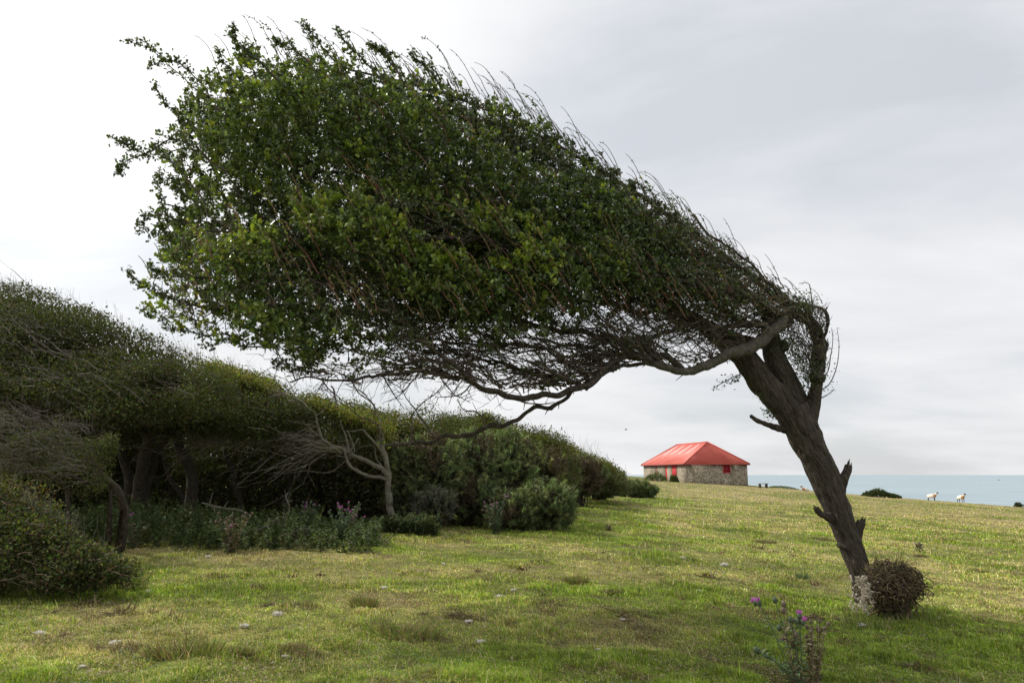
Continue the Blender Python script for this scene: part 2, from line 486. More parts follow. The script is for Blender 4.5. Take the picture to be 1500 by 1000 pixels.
# sea far below the cliff
m, nt, b, out = mat("sea_water")
tcn = N(nt, "ShaderNodeTexCoord")
n1 = N(nt, "ShaderNodeTexNoise"); n1.inputs["Scale"].default_value = .004; n1.inputs["Detail"].default_value = 6
mpx = N(nt, "ShaderNodeMapping"); mpx.inputs["Scale"].default_value = (.35, 1.6, 1); nt.links.new(tcn.outputs["Object"], mpx.inputs[0]); nt.links.new(mpx.outputs[0], n1.inputs["Vector"])
nt.links.new(ramp(nt, n1.outputs[0], [(.35, (.235, .30, .34)), (.65, (.29, .36, .39))]), b.inputs["Base Color"])
b.inputs["Roughness"].default_value = .55; b.inputs["Specular IOR Level"].default_value = .2
n3 = N(nt, "ShaderNodeTexNoise"); n3.inputs["Scale"].default_value = .25; n3.inputs["Detail"].default_value = 5
nt.links.new(tcn.outputs["Object"], n3.inputs["Vector"])
bp = N(nt, "ShaderNodeBump"); bp.inputs["Strength"].default_value = .5; bp.inputs["Distance"].default_value = .5
nt.links.new(n3.outputs[0], bp.inputs["Height"]); nt.links.new(bp.outputs[0], b.inputs["Normal"])
R = 60000.
th = np.linspace(0, 2*PI, 96, endpoint=False)
rr = np.array([150., 600, 2500, 9000, 25000, R])
V = np.concatenate([[[0, 0, -62.]]] + [np.stack([r*np.cos(th), r*np.sin(th), np.full(96, -62.)], 1) for r in rr])
jj = np.arange(96); kk = (jj+1) % 96
fs = [np.stack([np.zeros(96, int), 1+jj, 1+kk], 1)]
fq = np.concatenate([np.stack([1+96*q+jj, 1+96*(q+1)+jj, 1+96*(q+1)+kk, 1+96*q+kk], 1) for q in range(5)])
tag(build("sea", V, [fs[0], fq], m), "calm blue-green sea beyond the clifftop", None, None, "structure")

# short turf: blades in one mesh, thicker near the camera
def grass(nb, pybot, pytop, near_cut):
    px = np.where(rng.random(nb) < .86, rng.uniform(-60, 1560, nb), np.where(rng.random(nb) < .5, rng.uniform(-620, -60, nb), rng.uniform(1560, 1950, nb)))
    py = pytop + (pybot-pytop)*rng.random(nb)
    q = G(px, py)
    dd = np.hypot(q[:, 0], q[:, 1])
    ins, e = inpoly(q[:, 0], q[:, 1], EDGE)
    ok = (q[:, 1] > 4.2) & (q[:, 1] < 150) & ins
    return q[ok], dd[ok]
qs = [grass(1000000, 1100, 700, 0), grass(180000, 800, 698, 0)]
q = np.concatenate([a[0] for a in qs]); dd = np.concatenate([a[1] for a in qs])
q[:, :2] += rng.normal(0, .01, (len(q), 2)); n = len(q)
dry = dryness(q[:, :2])
isdry = rng.random(n) < np.clip(dry*1.0 + .06, 0, 1)*.82
tuf = fbm(q[:, :2], 2.2, 61, 2)
h = (.016 + .040*np.clip((tuf-.42)*2.6, 0, 1)) * (1-.3*dry) * rng.uniform(.5, 1.6, n)
h *= (1 + .5*smooth(8, 30, dd))*(.55 + 1.0*noise3(q[:, :2], 8.5, 63))
h *= np.where(rng.random(n) < .006, rng.uniform(1.8, 3.0, n), 1)
wd = np.maximum(.0021, dd*.00036) * rng.uniform(.8, 1.5, n)
az = rng.uniform(0, 2*PI, n)
lean = rng.uniform(.25, 1.1, n)*np.where(isdry, 1.35, 1)
side = np.stack([np.cos(az), np.sin(az), 0*az], 1)
fwd = np.stack([-np.sin(az), np.cos(az), 0*az], 1)
fwd[:, 0] -= .35                                      # the prevailing wind combs the turf to the left
col = np.where(isdry[:, None], pal(n, STRAWS, [3, 3, 1.6, 1.2], .2), pal(n, GREENS, [3, 3, 3, 1.3], .2))
big = fbm(q[:, :2], .9, 77, 2)[:, None]
col = col*(.62 + .76*big)*(.74 + .60*noise3(q[:, :2], 6.5, 64))[:, None]*(.8 + .4*noise3(q[:, :2], 17, 65))[:, None]
brn = smooth(.60, .74, fbm(q[:, :2], 2.4, 88, 3))[:, None]*(rng.random((n, 1)) < .6)
col = col*(1-brn) + pal(n, [(.20, .145, .08), (.28, .21, .12), (.12, .085, .05)], None, .2)*brn
mid = q + fwd*(h*lean*.35)[:, None] + np.array([0, 0, 1])*(h*.6)[:, None]
tip = q + fwd*(h*lean)[:, None] + np.array([0, 0, 1])*(h*(1-.35*lean))[:, None]
base = q - np.array([0, 0, .008])
V = np.stack([base - side*wd[:, None], base + side*wd[:, None], mid - side*(wd*.75)[:, None], mid + side*(wd*.75)[:, None], tip], 1)
bi = np.arange(n)*5
build_v = V.reshape(-1, 3)
F4 = np.stack([bi, bi+1, bi+3, bi+2], 1); F3 = np.stack([bi+2, bi+3, bi+4], 1)
c5 = np.repeat(col, 5, 0)
# flat little weeds, clover and litter pressed into the turf
nw = 90000; q = G(rng.uniform(-150, 1650, nw), 715 + 380*rng.random(nw)**.8); ins, e_ = inpoly(q[:, 0], q[:, 1], EDGE)
cl = fbm(q[:, :2], 1.5, 95, 3); q = q[ins & (cl > .44) & (q[:, 1] < 60)]; nw = len(q); dq = q[:, 1]
q[:, :2] += rng.normal(0, .02, (nw, 2)); q[:, 2] += rng.uniform(.004, .03, nw)
kind_n = noise3(q[:, :2], 2.1, 96)[:, None]
cw = np.where(kind_n > .52, pal(nw, [(.10, .15, .05), (.13, .18, .07), (.08, .12, .05), (.19, .22, .13)], None, .2), pal(nw, [(.22, .16, .10), (.32, .25, .16), (.13, .09, .06), (.42, .36, .25)], None, .2))
mbw = MB(); leaves(mbw, q, rdir(nw)*np.array([1, 1, .35]), np.maximum(.02, dq*.0022)*rng.uniform(.5, 1.4, nw), "oval", .7, cw)
tag(mbw.build("turf_weeds", M_GRASS), "flat little weeds and dead leaf litter scattered through the turf", None, None, "stuff")
tag(build("grass", build_v, [F4, F3], M_GRASS, None, c5), "short sheep-cropped grass, green with dry straw blades", None, None, "stuff")
# ------------------------------------------------------------------ the leaning hawthorn
def colonize(seed_pts, att, step, kill, infl, bias, iters, jitter=.25, maxn=26000, seed_par=None):
    pos = [p for p in seed_pts]; par = list(seed_par) if seed_par is not None else [-1]*len(pos)
    arr = np.empty((maxn+2000, 3)); n = len(pos); arr[:n] = pos
    A = att.copy(); nd = np.full(len(A), 1e9); ni = np.zeros(len(A), int)
    def upd(lo, hi):
        for s in range(0, len(A), 4000):
            a = A[s:s+4000]; b = arr[lo:hi]
            d = (a*a).sum(1)[:, None] + (b*b).sum(1)[None] - 2*a@b.T
            k = d.argmin(1); v = d[np.arange(len(a)), k]
            m = v < nd[s:s+4000]
            nd[s:s+4000][m] = v[m]; ni[s:s+4000][m] = k[m] + lo
    upd(0, n)
    stall = {}
    for it in range(iters):
        live = nd < infl*infl
        if not live.any() or n >= maxn: break
        idx = ni[live]; dirs = unit(A[live] - arr[idx])
        u, inv = np.unique(idx, return_inverse=True)
        s = np.zeros((len(u), 3)); np.add.at(s, inv, dirs)
        d = unit(unit(s) + bias + rng.normal(0, jitter, s.shape))
        new = arr[u] + d*step
        good = []
        for k, uu in enumerate(u):
            c = stall.get(int(uu), 0)
            if c < 4: good.append(k); stall[int(uu)] = c+1
        bad = np.setdiff1d(np.arange(len(u)), good)
        if len(good) == 0: break
        new = new[good]; pr = u[good]
        m = len(new)
        if n+m > maxn: m = maxn-n; new = new[:m]; pr = pr[:m]
        arr[n:n+m] = new; par.extend(int(x) for x in pr)
        lo = n; n += m
        upd(lo, n)
        keep = nd > kill*kill
        if len(bad):
            keep &= ~np.isin(ni, u[bad])
        A = A[keep]; nd = nd[keep]; ni = ni[keep]
        if len(A) == 0: break
    return arr[:n].copy(), np.array(par)

def radii(pos, par, nseed, r0, expo=2.4, rmax=None):
    n = len(pos); acc = np.zeros(n)
    nch = np.zeros(n, int)
    for i in range(n-1, nseed-1, -1):
        if nch[i] == 0: acc[i] = r0**expo
        p = par[i]
        if p >= 0: acc[p] += acc[i]; nch[p] += 1
    r = acc**(1/expo)
    if rmax: r = np.minimum(r, rmax)
    return r, nch

def pathpx(pts, n=10):
    """control points (px, py, depth, width in photo pixels) -> smooth world path and radii"""
    c = catmull(np.array(pts, float), n)
    p = P(c[:, 0], c[:, 1], c[:, 2])
    return p, np.maximum(.5*c[:, 3]*c[:, 2]/F, .003)

TB = g1(1270, 886)
tree = thing("hawthorn_tree", TB, "big wind-bent hawthorn tree leaning far to the left over the pasture, dense green swept crown", "tree")
DT = TB[1]
dtr = lambda a: DT + a
trunk = MB()
def limb(mb, pts, n=10, sides=14, amp=.12, nscale=8, ridge=0, seed=0, wig=0, **kw):
    p, r = pathpx(pts, n)
    r = np.where(r > .02, r*.79, r)
    if wig:
        p = p + ((np.stack([noise3(p, 3.5, seed+1), noise3(p, 3.5, seed+2), noise3(p, 3.5, seed+3)], 1)-.5)*wig + (np.stack([noise3(p, 9, seed+4), noise3(p, 9, seed+5), noise3(p, 9, seed+6)], 1)-.5)*.055)*np.minimum(1, np.arange(len(p))/8.)[:, None]
    tube(mb, p, r, sides, amp, nscale, seed, ridge, **kw)
    return p, r
# main bole
tp = [(1284, 908, dtr(0), 66), (1274, 884, dtr(0), 46), (1266, 862, dtr(0), 38), (1261, 845, dtr(0), 36), (1250, 806, dtr(0), 41), (1232, 760, dtr(0), 45), (1214, 715, dtr(0), 50),
      (1194, 670, dtr(-.02), 53), (1175, 632, dtr(-.04), 57), (1158, 598, dtr(-.05), 60)]
limb(trunk, tp, 14, 64, .20, 9, .07, 3, ridges=11, twist=.25)
for (dx_, dy_, wd_) in ((-.20, -.10, .07), (.05, -.26, .08), (.24, .02, .06), (-.1, .22, .06)):
    b0_ = P(1272, 872, dtr(0)); e_ = TB + np.array([dx_, dy_, 0]); e_[2] = H(e_[0:1], e_[1:2])[0] - .03
    tube(trunk, catmull(np.array([b0_, b0_*.45+e_*.55 - np.array([0, 0, .04]), e_]), 6), np.linspace(wd_*1.1, wd_*.4, 13), 12, .25, 12, 5, .05)
# left bole carrying on into the crown, and the middle and right boles
limb(trunk, [(1188, 650, dtr(0), 30), (1150, 596, dtr(-.06), 52), (1120, 563, dtr(-.1), 50), (1093, 528, dtr(-.12), 45), (1064, 500, dtr(-.1), 38), (1020, 470, dtr(-.05), 26), (960, 430, dtr(0), 20), (880, 385, dtr(0), 15), (800, 340, dtr(0), 11), (690, 285, dtr(-.2), 8), (560, 235, dtr(-.5), 5), (420, 200, dtr(-.8), 3)], 12, 44, .20, 9, .06, 11, twist=.25)
limb(trunk, [(1192, 655, dtr(.05), 24), (1174, 605, dtr(.06), 44), (1152, 560, dtr(.02), 42), (1134, 522, dtr(-.04), 38), (1128, 490, dtr(-.08), 30), (1120, 455, dtr(0), 20), (1070, 410, dtr(.15), 15), (980, 340, dtr(.2), 11), (860, 260, dtr(.1), 8), (700, 180, dtr(-.1), 6), (520, 130, dtr(-.5), 4), (380, 105, dtr(-.8), 2.5)], 12, 36, .14, 8, .06, 21)
limb(trunk, [(1184, 640, dtr(.02), 24), (1190, 598, dtr(.0), 27), (1197, 560, dtr(-.02), 22), (1197, 530, dtr(0), 24), (1200, 500, dtr(.05), 22), (1192, 476, dtr(.1), 19), (1168, 462, dtr(.1), 15), (1130, 430, dtr(.25), 11), (1060, 375, dtr(.4), 9), (950, 295, dtr(.4), 7), (820, 215, dtr(.3), 6), (660, 140, dtr(0), 4), (480, 95, dtr(-.4), 3)], 12, 32, .2, 9, .05, 31)
# knots
def knot(c, r, seed):
    n1_, n2_ = 14, 9
    th = np.linspace(0, 2*PI, n1_, endpoint=False); ph = np.linspace(.01, PI-.01, n2_)
    T, Ph = np.meshgrid(th, ph)
    d = np.stack([np.sin(Ph)*np.cos(T), np.sin(Ph)*np.sin(T), np.cos(Ph)], -1).reshape(-1, 3)
    v = c + d*r*(1 + (fbm(d, 1.8, seed)-.5)[:, None]*.9)
    i = np.arange(n2_-1)[:, None]*n1_; j = np.arange(n1_)[None]; k = (j+1) % n1_
    trunk.add(v, [np.stack([i+j, i+n1_+j, i+n1_+k, i+k], -1).reshape(-1, 4)])
for (x, y, w_, s_) in ((1197, 550, 11, 1), (1150, 468, 12, 4), (1203, 525, 7, 5), (1146, 508, 9, 6)):
    knot(P(x, y, dtr(-.12)), w_*DT/F, s_)
# broken stubs
def stub(pts, sides=12, seed=0, amp=.35, jag=3):
    p, r = limb(trunk, pts, 8, sides, amp, 22, .1, seed)
    e = p[-1]; t = unit(p[-1]-p[-3])
    k = 8
    o = rdir(k)*r[-1]*.75
    sticks(trunk, e + o - t*r[-1], e + o*.9 + t*(r[-1]*rng.uniform(.4, jag*.5, (k, 1))), r[-1]*.42, .002, 4)
stub([(1216, 735, dtr(0), 34), (1226, 716, dtr(0), 30), (1235, 702, dtr(-.03), 20), (1241, 690, dtr(-.05), 16), (1243, 681, dtr(-.06), 13)], seed=41, amp=.2)
stub([(1228, 712, dtr(0), 14), (1220, 690, dtr(-.02), 7), (1213, 670, dtr(-.04), 6), (1209, 660, dtr(-.04), 6)], seed=42)
stub([(1238, 806, dtr(0), 36), (1250, 786, dtr(0), 28), (1258, 772, dtr(-.03), 20), (1262, 763, dtr(-.05), 15)], seed=43, jag=2, amp=.2)
stub([(1226, 760, dtr(0), 22), (1212, 756, dtr(-.08), 16), (1202, 752, dtr(-.12), 12), (1196, 745, dtr(-.14), 12)], seed=44, jag=2)
stub([(1166, 632, dtr(0), 20), (1145, 628, dtr(-.08), 14), (1125, 622, dtr(-.14), 9), (1108, 615, dtr(-.18), 8), (1100, 609, dtr(-.2), 7)], seed=45, jag=1.5)
trunk.build("trunk", M_BARK, tree, True)

# secondary limbs: each its own part; the list also feeds the twig growth
LIMBS = [
 # the pale low limb in front
 ("pale", [(1150, 466, dtr(-.16), 20), (1137, 480, dtr(-.34), 22), (1118, 497, dtr(-.5), 23), (1090, 512, dtr(-.65), 22), (1060, 523, dtr(-.8), 19), (1030, 536, dtr(-.95), 17), (1000, 542, dtr(-1.05), 15), (965, 533, dtr(-1.2), 12), (940, 527, dtr(-1.3), 10)], 16),
 ("dark", [(985, 539, dtr(-1.12), 12), (965, 533, dtr(-1.2), 12), (940, 527, dtr(-1.3), 11), (916, 525, dtr(-1.38), 12), (893, 536, dtr(-1.46), 12), (872, 553, dtr(-1.55), 12), (850, 567, dtr(-1.65), 12), (820, 577, dtr(-1.78), 12), (785, 583, dtr(-1.9), 11), (740, 581, dtr(-2.08), 11), (700, 566, dtr(-2.22), 10), (668, 541, dtr(-2.35), 9), (640, 510, dtr(-2.5), 7), (590, 462, dtr(-2.6), 6), (530, 430, dtr(-2.7), 4), (450, 405, dtr(-2.8), 3)], 16),
 ("dark", [(968, 534, dtr(-1.15), 8), (932, 535, dtr(-1.3), 7), (902, 543, dtr(-1.4), 7), (878, 558, dtr(-1.5), 7), (850, 576, dtr(-1.55), 7), (815, 592, dtr(-1.6), 8), (780, 607, dtr(-1.65), 8), (745, 622, dtr(-1.65), 8), (715, 628, dtr(-1.6), 8), (680, 635, dtr(-1.5), 8), (640, 646, dtr(-1.4), 7), (600, 654, dtr(-1.3), 6), (565, 656, dtr(-1.2), 4)], 10),
 ("dark", [(700, 566, dtr(-2.25), 7), (665, 548, dtr(-2.3), 6), (620, 545, dtr(-2.4), 5), (570, 545, dtr(-2.5), 5), (520, 552, dtr(-2.6), 4), (470, 558, dtr(-2.7), 3), (420, 556, dtr(-2.8), 2)], 8),
 ("dark", [(1000, 542, dtr(-1.05), 12), (965, 520, dtr(-1.1), 13), (925, 503, dtr(-1.1), 12), (870, 490, dtr(-1.2), 11), (800, 478, dtr(-1.4), 9), (710, 466, dtr(-1.7), 8), (600, 462, dtr(-2.0), 6), (480, 455, dtr(-2.3), 5), (360, 450, dtr(-2.5), 4), (260, 440, dtr(-2.6), 2.5)], 10),
 ("pale", [(1150, 470, dtr(-.16), 14), (1100, 478, dtr(-.4), 10), (1040, 480, dtr(-.6), 9), (985, 488, dtr(-.8), 8), (930, 500, dtr(-1.0), 7), (860, 506, dtr(-1.3), 6), (790, 508, dtr(-1.5), 5), (700, 505, dtr(-1.8), 4), (610, 500, dtr(-2.0), 3), (520, 490, dtr(-2.2), 2.5)], 10),
 ("pale", [(1148, 462, dtr(-.2), 12), (1100, 440, dtr(-.5), 10), (1040, 425, dtr(-.8), 9), (960, 405, dtr(-1.1), 8), (860, 380, dtr(-1.5), 7), (750, 360, dtr(-1.9), 6), (630, 345, dtr(-2.3), 5), (500, 340, dtr(-2.6), 4), (380, 345, dtr(-2.8), 3), (280, 345, dtr(-2.9), 2)], 10),
 ("dark", [(1110, 500, dtr(-.1), 13), (1040, 478, dtr(-.1), 12), (960, 458, dtr(-.2), 10), (860, 440, dtr(-.4), 9), (740, 420, dtr(-.7), 8), (600, 395, dtr(-1.0), 6), (450, 370, dtr(-1.3), 5), (320, 330, dtr(-1.5), 3), (240, 300, dtr(-1.6), 2)], 10),
 ("dark", [(1090, 470, dtr(0), 12), (1000, 420, dtr(.1), 10), (880, 360, dtr(.1), 9), (740, 310, dtr(-.2), 7), (590, 270, dtr(-.5), 6), (440, 240, dtr(-.8), 4), (320, 215, dtr(-1), 3), (240, 225, dtr(-1.1), 2)], 10),
 ("dark", [(1205, 545, dtr(.0), 9), (1209, 515, dtr(.02), 7), (1207, 485, dtr(.05), 7), (1208, 462, dtr(.08), 7), (1196, 448, dtr(.1), 6), (1170, 438, dtr(.15), 6), (1130, 415, dtr(.2), 5), (1080, 372, dtr(.3), 5), (1010, 315, dtr(.3), 4)], 8),
 ("dark", [(1195, 505, dtr(.05), 10), (1185, 480, dtr(-.05), 9), (1172, 452, dtr(-.1), 8), (1140, 425, dtr(-.2), 7), (1080, 395, dtr(-.3), 6), (1000, 365, dtr(-.5), 5), (900, 330, dtr(-.8), 4), (780, 310, dtr(-1.2), 4)], 8),
 ("dark", [(860, 570, dtr(-1.6), 8), (838, 560, dtr(-1.5), 7), (800, 548, dtr(-1.45), 6), (750, 536, dtr(-1.5), 5), (690, 520, dtr(-1.6), 4), (620, 512, dtr(-1.8), 3)], 8),
 ("dark", [(740, 600, dtr(-1.6), 0), (740, 600, dtr(-1.6), 0)], 0),
]
seeds = []; 
for k, (kind, pts, sides) in enumerate(LIMBS):
    if sides == 0: continue
    mb = MB()
    p, r = limb(mb, pts, 10, sides, .30, 13, .04, 50+k, wig=.05 if k == 0 else .14)
    # short spurs along the limb
    t = unit(np.gradient(p, axis=0)); nn = min(len(p)-4, 26)
    si = rng.choice(np.arange(3, len(p)-1), nn, replace=False)
    sd = unit(np.cross(t[si], rdir(nn)) + t[si]*.5)
    ln = rng.uniform(.02, .12, (nn, 1))
    sticks(mb, p[si], p[si]+sd*(r[si][:, None]+ln), np.minimum(r[si]*.5, .009), .003, 5)
    mb.build("limb", M_LIMB if k == 0 else M_BARK, tree, True)
    seeds.append(p[::2])
for pts in ([(1020, 470, dtr(-.05), 26), (960, 430, dtr(0), 20), (880, 385, dtr(0), 15), (800, 340, dtr(0), 11), (690, 285, dtr(-.2), 8), (560, 235, dtr(-.5), 5), (420, 200, dtr(-.8), 3)],
            [(1070, 410, dtr(.15), 15), (980, 340, dtr(.2), 11), (860, 260, dtr(.1), 8), (700, 180, dtr(-.1), 6), (520, 130, dtr(-.5), 4), (380, 105, dtr(-.8), 2.5)],
            [(1060, 375, dtr(.4), 9), (950, 295, dtr(.4), 7), (820, 215, dtr(.3), 6), (660, 140, dtr(0), 4), (480, 95, dtr(-.4), 3)]):
    seeds.append(pathpx(pts, 8)[0])
# leafy sprays that stick out of the left end: (path), all grown as seeds with leaves
SPR = [
 [(350, 190), (310, 150), (275, 118), (240, 88), (212, 70), (184, 60)], [(330, 250), (290, 225), (255, 205), (215, 225), (182, 238), (172, 252)],
 [(330, 170), (300, 130), (270, 100), (245, 88), (220, 98)], [(300, 340), (262, 325), (235, 315), (208, 322), (220, 345)],
 [(330, 460), (290, 450), (250, 440), (215, 425), (190, 398)], [(320, 470), (270, 465), (235, 462), (205, 452)], [(320, 230), (270, 180), (240, 150), (228, 125)],
 [(310, 300), (270, 285), (245, 270), (232, 258)], [(360, 500), (310, 490), (265, 486), (238, 480)], [(300, 300), (255, 240), (215, 222), (190, 215), (168, 210)],
 [(420, 130), (380, 90), (345, 62), (340, 45)], [(520, 120), (480, 80), (455, 50), (446, 30)], [(470, 110), (440, 78), (420, 68), (405, 60)],
 [(330, 380), (280, 375), (250, 350), (235, 330)], [(310, 410), (265, 405), (240, 400), (226, 392)], [(560, 120), (530, 85), (505, 60), (490, 40)],
 [(600, 130), (575, 95), (560, 75), (545, 62)], [(380, 150), (350, 115), (330, 92), (322, 78)], [(380, 130), (365, 95), (362, 80), (352, 72)], [(650, 140), (635, 112), (620, 95), (600, 80)],
 [(480, 550), (455, 545), (430, 540), (404, 538)], [(400, 510), (360, 505), (330, 500), (300, 505)], [(330, 330), (290, 300), (262, 280), (250, 262)],
]
spray_nodes = []; tw = MB()
TW = np.array([(.095, .075, .056), (.13, .105, .08), (.065, .05, .04)])
for k, s in enumerate(SPR):
    dd_ = dtr(-1.0 - 1.6*(k % 3 == 1) - .8*rng.random()) if s[0][1] < 300 else dtr(-2.5 + .8*rng.random())
    pp = catmull(np.array([(a, b_, dd_ - .04*i_) for i_, (a, b_) in enumerate(s)], float), 7)
    w3 = P(pp[:, 0], pp[:, 1], pp[:, 2]); w3 = w3 + (np.stack([noise3(w3, 5, 91), noise3(w3, 5, 92), noise3(w3, 5, 93)], 1)-.5)*.08
    rr_ = np.linspace(.011, .003, len(w3))
    sticks(tw, w3[:-1], w3[1:], rr_[:-1], rr_[1:], 5, pal(1, TW)[0])
    spray_nodes.append(w3)
    # side twiglets
    for q_ in range(5, len(w3)-1, 2):
        dsd = unit(rdir(1)[0]*.9 + unit(w3[q_+1]-w3[q_])*1.0 + np.array([0, 0, .3]))
        L_ = rng.uniform(.06, .2)*(1 - .6*q_/len(w3))
        e_ = w3[q_] + dsd*L_
        sticks(tw, w3[q_][None], e_[None], .004, .002, 4, pal(1, TW)[0])
        spray_nodes.append(np.array([w3[q_] + dsd*L_*f_ for f_ in (.5, .8, 1)]))

BACK = [(262, 160), (300, 118), (340, 98), (372, 78), (430, 82), (500, 84), (560, 104), (620, 112), (680, 128), (740, 152), (800, 182), (850, 212), (905, 250), (960, 282), (1000, 308), (1050, 348), (1095, 382), (1150, 418), (1196, 448), (1200, 470), (1160, 480), (1060, 470), (950, 450), (800, 430), (600, 425), (420, 440), (260, 440), (238, 400), (248, 330), (290, 300), (262, 262), (240, 220), (262, 190)]
FRONT = [(215, 430), (240, 385), (290, 350), (350, 325), (420, 300), (480, 285), (560, 275), (630, 285), (700, 300), (760, 310), (850, 345), (920, 362), (1000, 390), (1090, 425), (1150, 450), (1165, 470), (1130, 490), (1070, 505), (1000, 528), (930, 520), (880, 545), (820, 560), (750, 565), (690, 550), (620, 548), (540, 556), (470, 556), (420, 540), (360, 510), (300, 492), (240, 470)]
dback = lambda x, y: dtr(-1.25 + 1.35*np.clip((x-250)/900, 0, 1))
hback = lambda x, y: .30 + 1.05*smooth(1200, 800, x)
dfront = lambda x, y: dtr(-2.55 + 2.05*np.clip((x-250)/900, 0, 1))
hfront = lambda x, y: .22 + .75*smooth(1180, 800, x)
a1, _, _ = volume(7200, BACK, dback, hback, 70)
a2, _, _ = volume(6800, FRONT, dfront, hfront, 50)
att = np.concatenate([a1, a2])
att = att[fbm(att, 2.2, 123, 2) > .36]
S0 = np.concatenate(seeds)
pos, par = colonize(S0, att, .075, .095, 1.3, np.array([-.35, 0, .06]), 90, .38, 25000)
r, nch = radii(pos, par, len(S0), .0026, 2.35, .03)
ns = len(S0)
ii = np.arange(ns, len(pos)); pp = par[ii]
ra = np.where(pp < ns, r[ii]*1.15, r[pp]); 
px_, py_ = proj(pos)
colr = pal(len(ii), TW, [3, 2, 2], .18)
sticks(tw, pos[pp], pos[ii], np.minimum(ra, r[ii]*1.7), r[ii], 5, colr)
# sinuous wind-combed branchlets that cross each other below and inside the crown
def strands(starts, nseg, step, main, r0, r1, wand=.22, col=None, n0=0):
    n = len(starts); p = starts.copy(); d = unit(main.copy()); out = []
    L = rng.integers(max(3, nseg//3), nseg, n) if nseg > 5 else np.full(n, nseg)
    rb = r0 if np.ndim(r0) else np.full(n, r0)
    kink = rdir(n)*.3
    for s_ in range(nseg):
        act = s_ < L
        if not act.any(): break
        kn = rng.random(n) < .22
        kink[kn] = rdir(kn.sum())*wand*1.9
        q = p + step*unit(d + kink*np.array([.6, 1, .8]) + rdir(n)*wand*.5)
        f0 = 1 - s_/np.maximum(L, 1)*.8; f1 = 1 - (s_+1)/np.maximum(L, 1)*.8
        ra_ = np.maximum(rb*f0, r1); rb_ = np.maximum(rb*f1, r1)
        out.append((p[act].copy(), q[act].copy(), ra_[act], rb_[act]))
        d = unit(d*.85 + unit(q-p)*.15 + main*.12)
        p = q
    return [np.concatenate([o[k] for o in out]) for k in range(4)]
xs0, ys0 = proj(S0)
cand = np.where((xs0 > 640) & (xs0 < 1165))[0]
def inside(p):
    x, y = proj(p)
    i1, e1 = inpoly(x, y, np.array(FRONT)); i2, e2 = inpoly(x, y, np.array(BACK))
    return i1 | i2 | (np.minimum(e1, e2) < 6)
st = S0[rng.choice(cand, 520)]
mainv = unit(np.stack([-np.ones(520), rng.normal(-.12, .25, 520), rng.normal(.12, .26, 520)], 1))
A0 = strands(st, 32, .07, mainv, rng.uniform(.006, .0135, 520), .0025, .30)
# branchlets fanning up and left out of the low limb
lo = np.concatenate([seeds[0], seeds[1]]); xl, yl = proj(lo); lo = lo[(xl < 1080) & (xl > 520)]
st = lo[rng.integers(0, len(lo), 120)]
mainv = unit(np.stack([-.8+rng.normal(0, .5, 120), rng.normal(.15, .35, 120), rng.uniform(.15, 1.1, 120)], 1))
A1 = strands(st, 16, .06, mainv, rng.uniform(.005, .012, 120), .0025, .34)
segs = [np.concatenate([A0[k], A1[k]]) for k in range(4)]
ok = inside(segs[1]); segs = [a[ok] for a in segs]
b_ = rng.choice(len(segs[0]), 3400, p=segs[2]/segs[2].sum()); dv = unit(segs[1][b_]-segs[0][b_])
mainv = unit(dv + rdir(3400)*.75 + np.array([-.2, 0, .05]))
A2 = strands(segs[1][b_], 7, .05, mainv, segs[3][b_]*.62, .0018, .32)
segs = [np.concatenate([segs[k], A2[k]]) for k in range(4)]
ok = inside(segs[1]); segs = [a[ok] for a in segs]
sticks(tw, segs[0], segs[1], segs[2], segs[3], 5, pal(len(segs[0]), TW, [3, 2, 3], .15))
strand_pts = segs[1][segs[3] < .006]
k = rng.choice(len(segs[0]), 9000); d_ = rdir(9000)
sticks(tw, segs[1][k], segs[1][k] + d_*(segs[3][k][:, None] + rng.uniform(.006, .035, (9000, 1))), .0035, .0012, 3, TW[0])
# rough little spurs on the twigs
k = rng.choice(ii, 9000); d_ = unit(rdir(9000) + unit(pos[k]-pos[par[k]])*.4)
sticks(tw, pos[k], pos[k] + d_*rng.uniform(.012, .055, (9000, 1)), .0032, .0012, 3, pal(9000, TW, None, .2))

print("tree nodes", len(pos))

# hanging bare twigs under the low limb, a few of them pale
HT = [[(640, 545), (655, 570), (675, 585), (690, 592)], [(612, 545), (600, 560), (590, 575), (570, 590)], [(560, 548), (575, 575), (592, 600)], [(505, 552), (520, 570), (540, 592), (548, 612)],
      [(470, 556), (490, 575), (520, 600)], [(715, 626), (700, 605), (680, 600), (672, 585)], [(640, 644), (625, 620), (610, 598), (585, 570), (560, 552)], [(600, 654), (600, 625), (610, 600), (640, 575), (655, 560)],
      [(560, 656), (556, 630), (530, 610), (500, 590), (470, 565)], [(760, 584), (790, 592), (815, 590)], [(690, 562), (672, 578), (655, 580), (640, 583)]]
for s in HT:
    dd_ = dtr(-2.0 + .5*rng.random())
    pp2 = catmull(np.array([(a, b_, dd_) for a, b_ in s], float), 6)
    w3 = P(pp2[:, 0], pp2[:, 1], pp2[:, 2]); w3 = w3 + (np.stack([noise3(w3, 7, 81), noise3(w3, 7, 82), noise3(w3, 7, 83)], 1)-.5)*.06
    rr_ = np.linspace(.010, .003, len(w3)); sticks(tw, w3[:-1], w3[1:], rr_[:-1], rr_[1:], 5, TW[0])
    for q_ in range(2, len(w3)-1, 2):
        e_ = w3[q_] + unit(rdir(1)[0] + unit(w3[q_+1]-w3[q_]))*rng.uniform(.04, .16)
        sticks(tw, w3[q_][None], e_[None], .0042, .002, 4, TW[0])
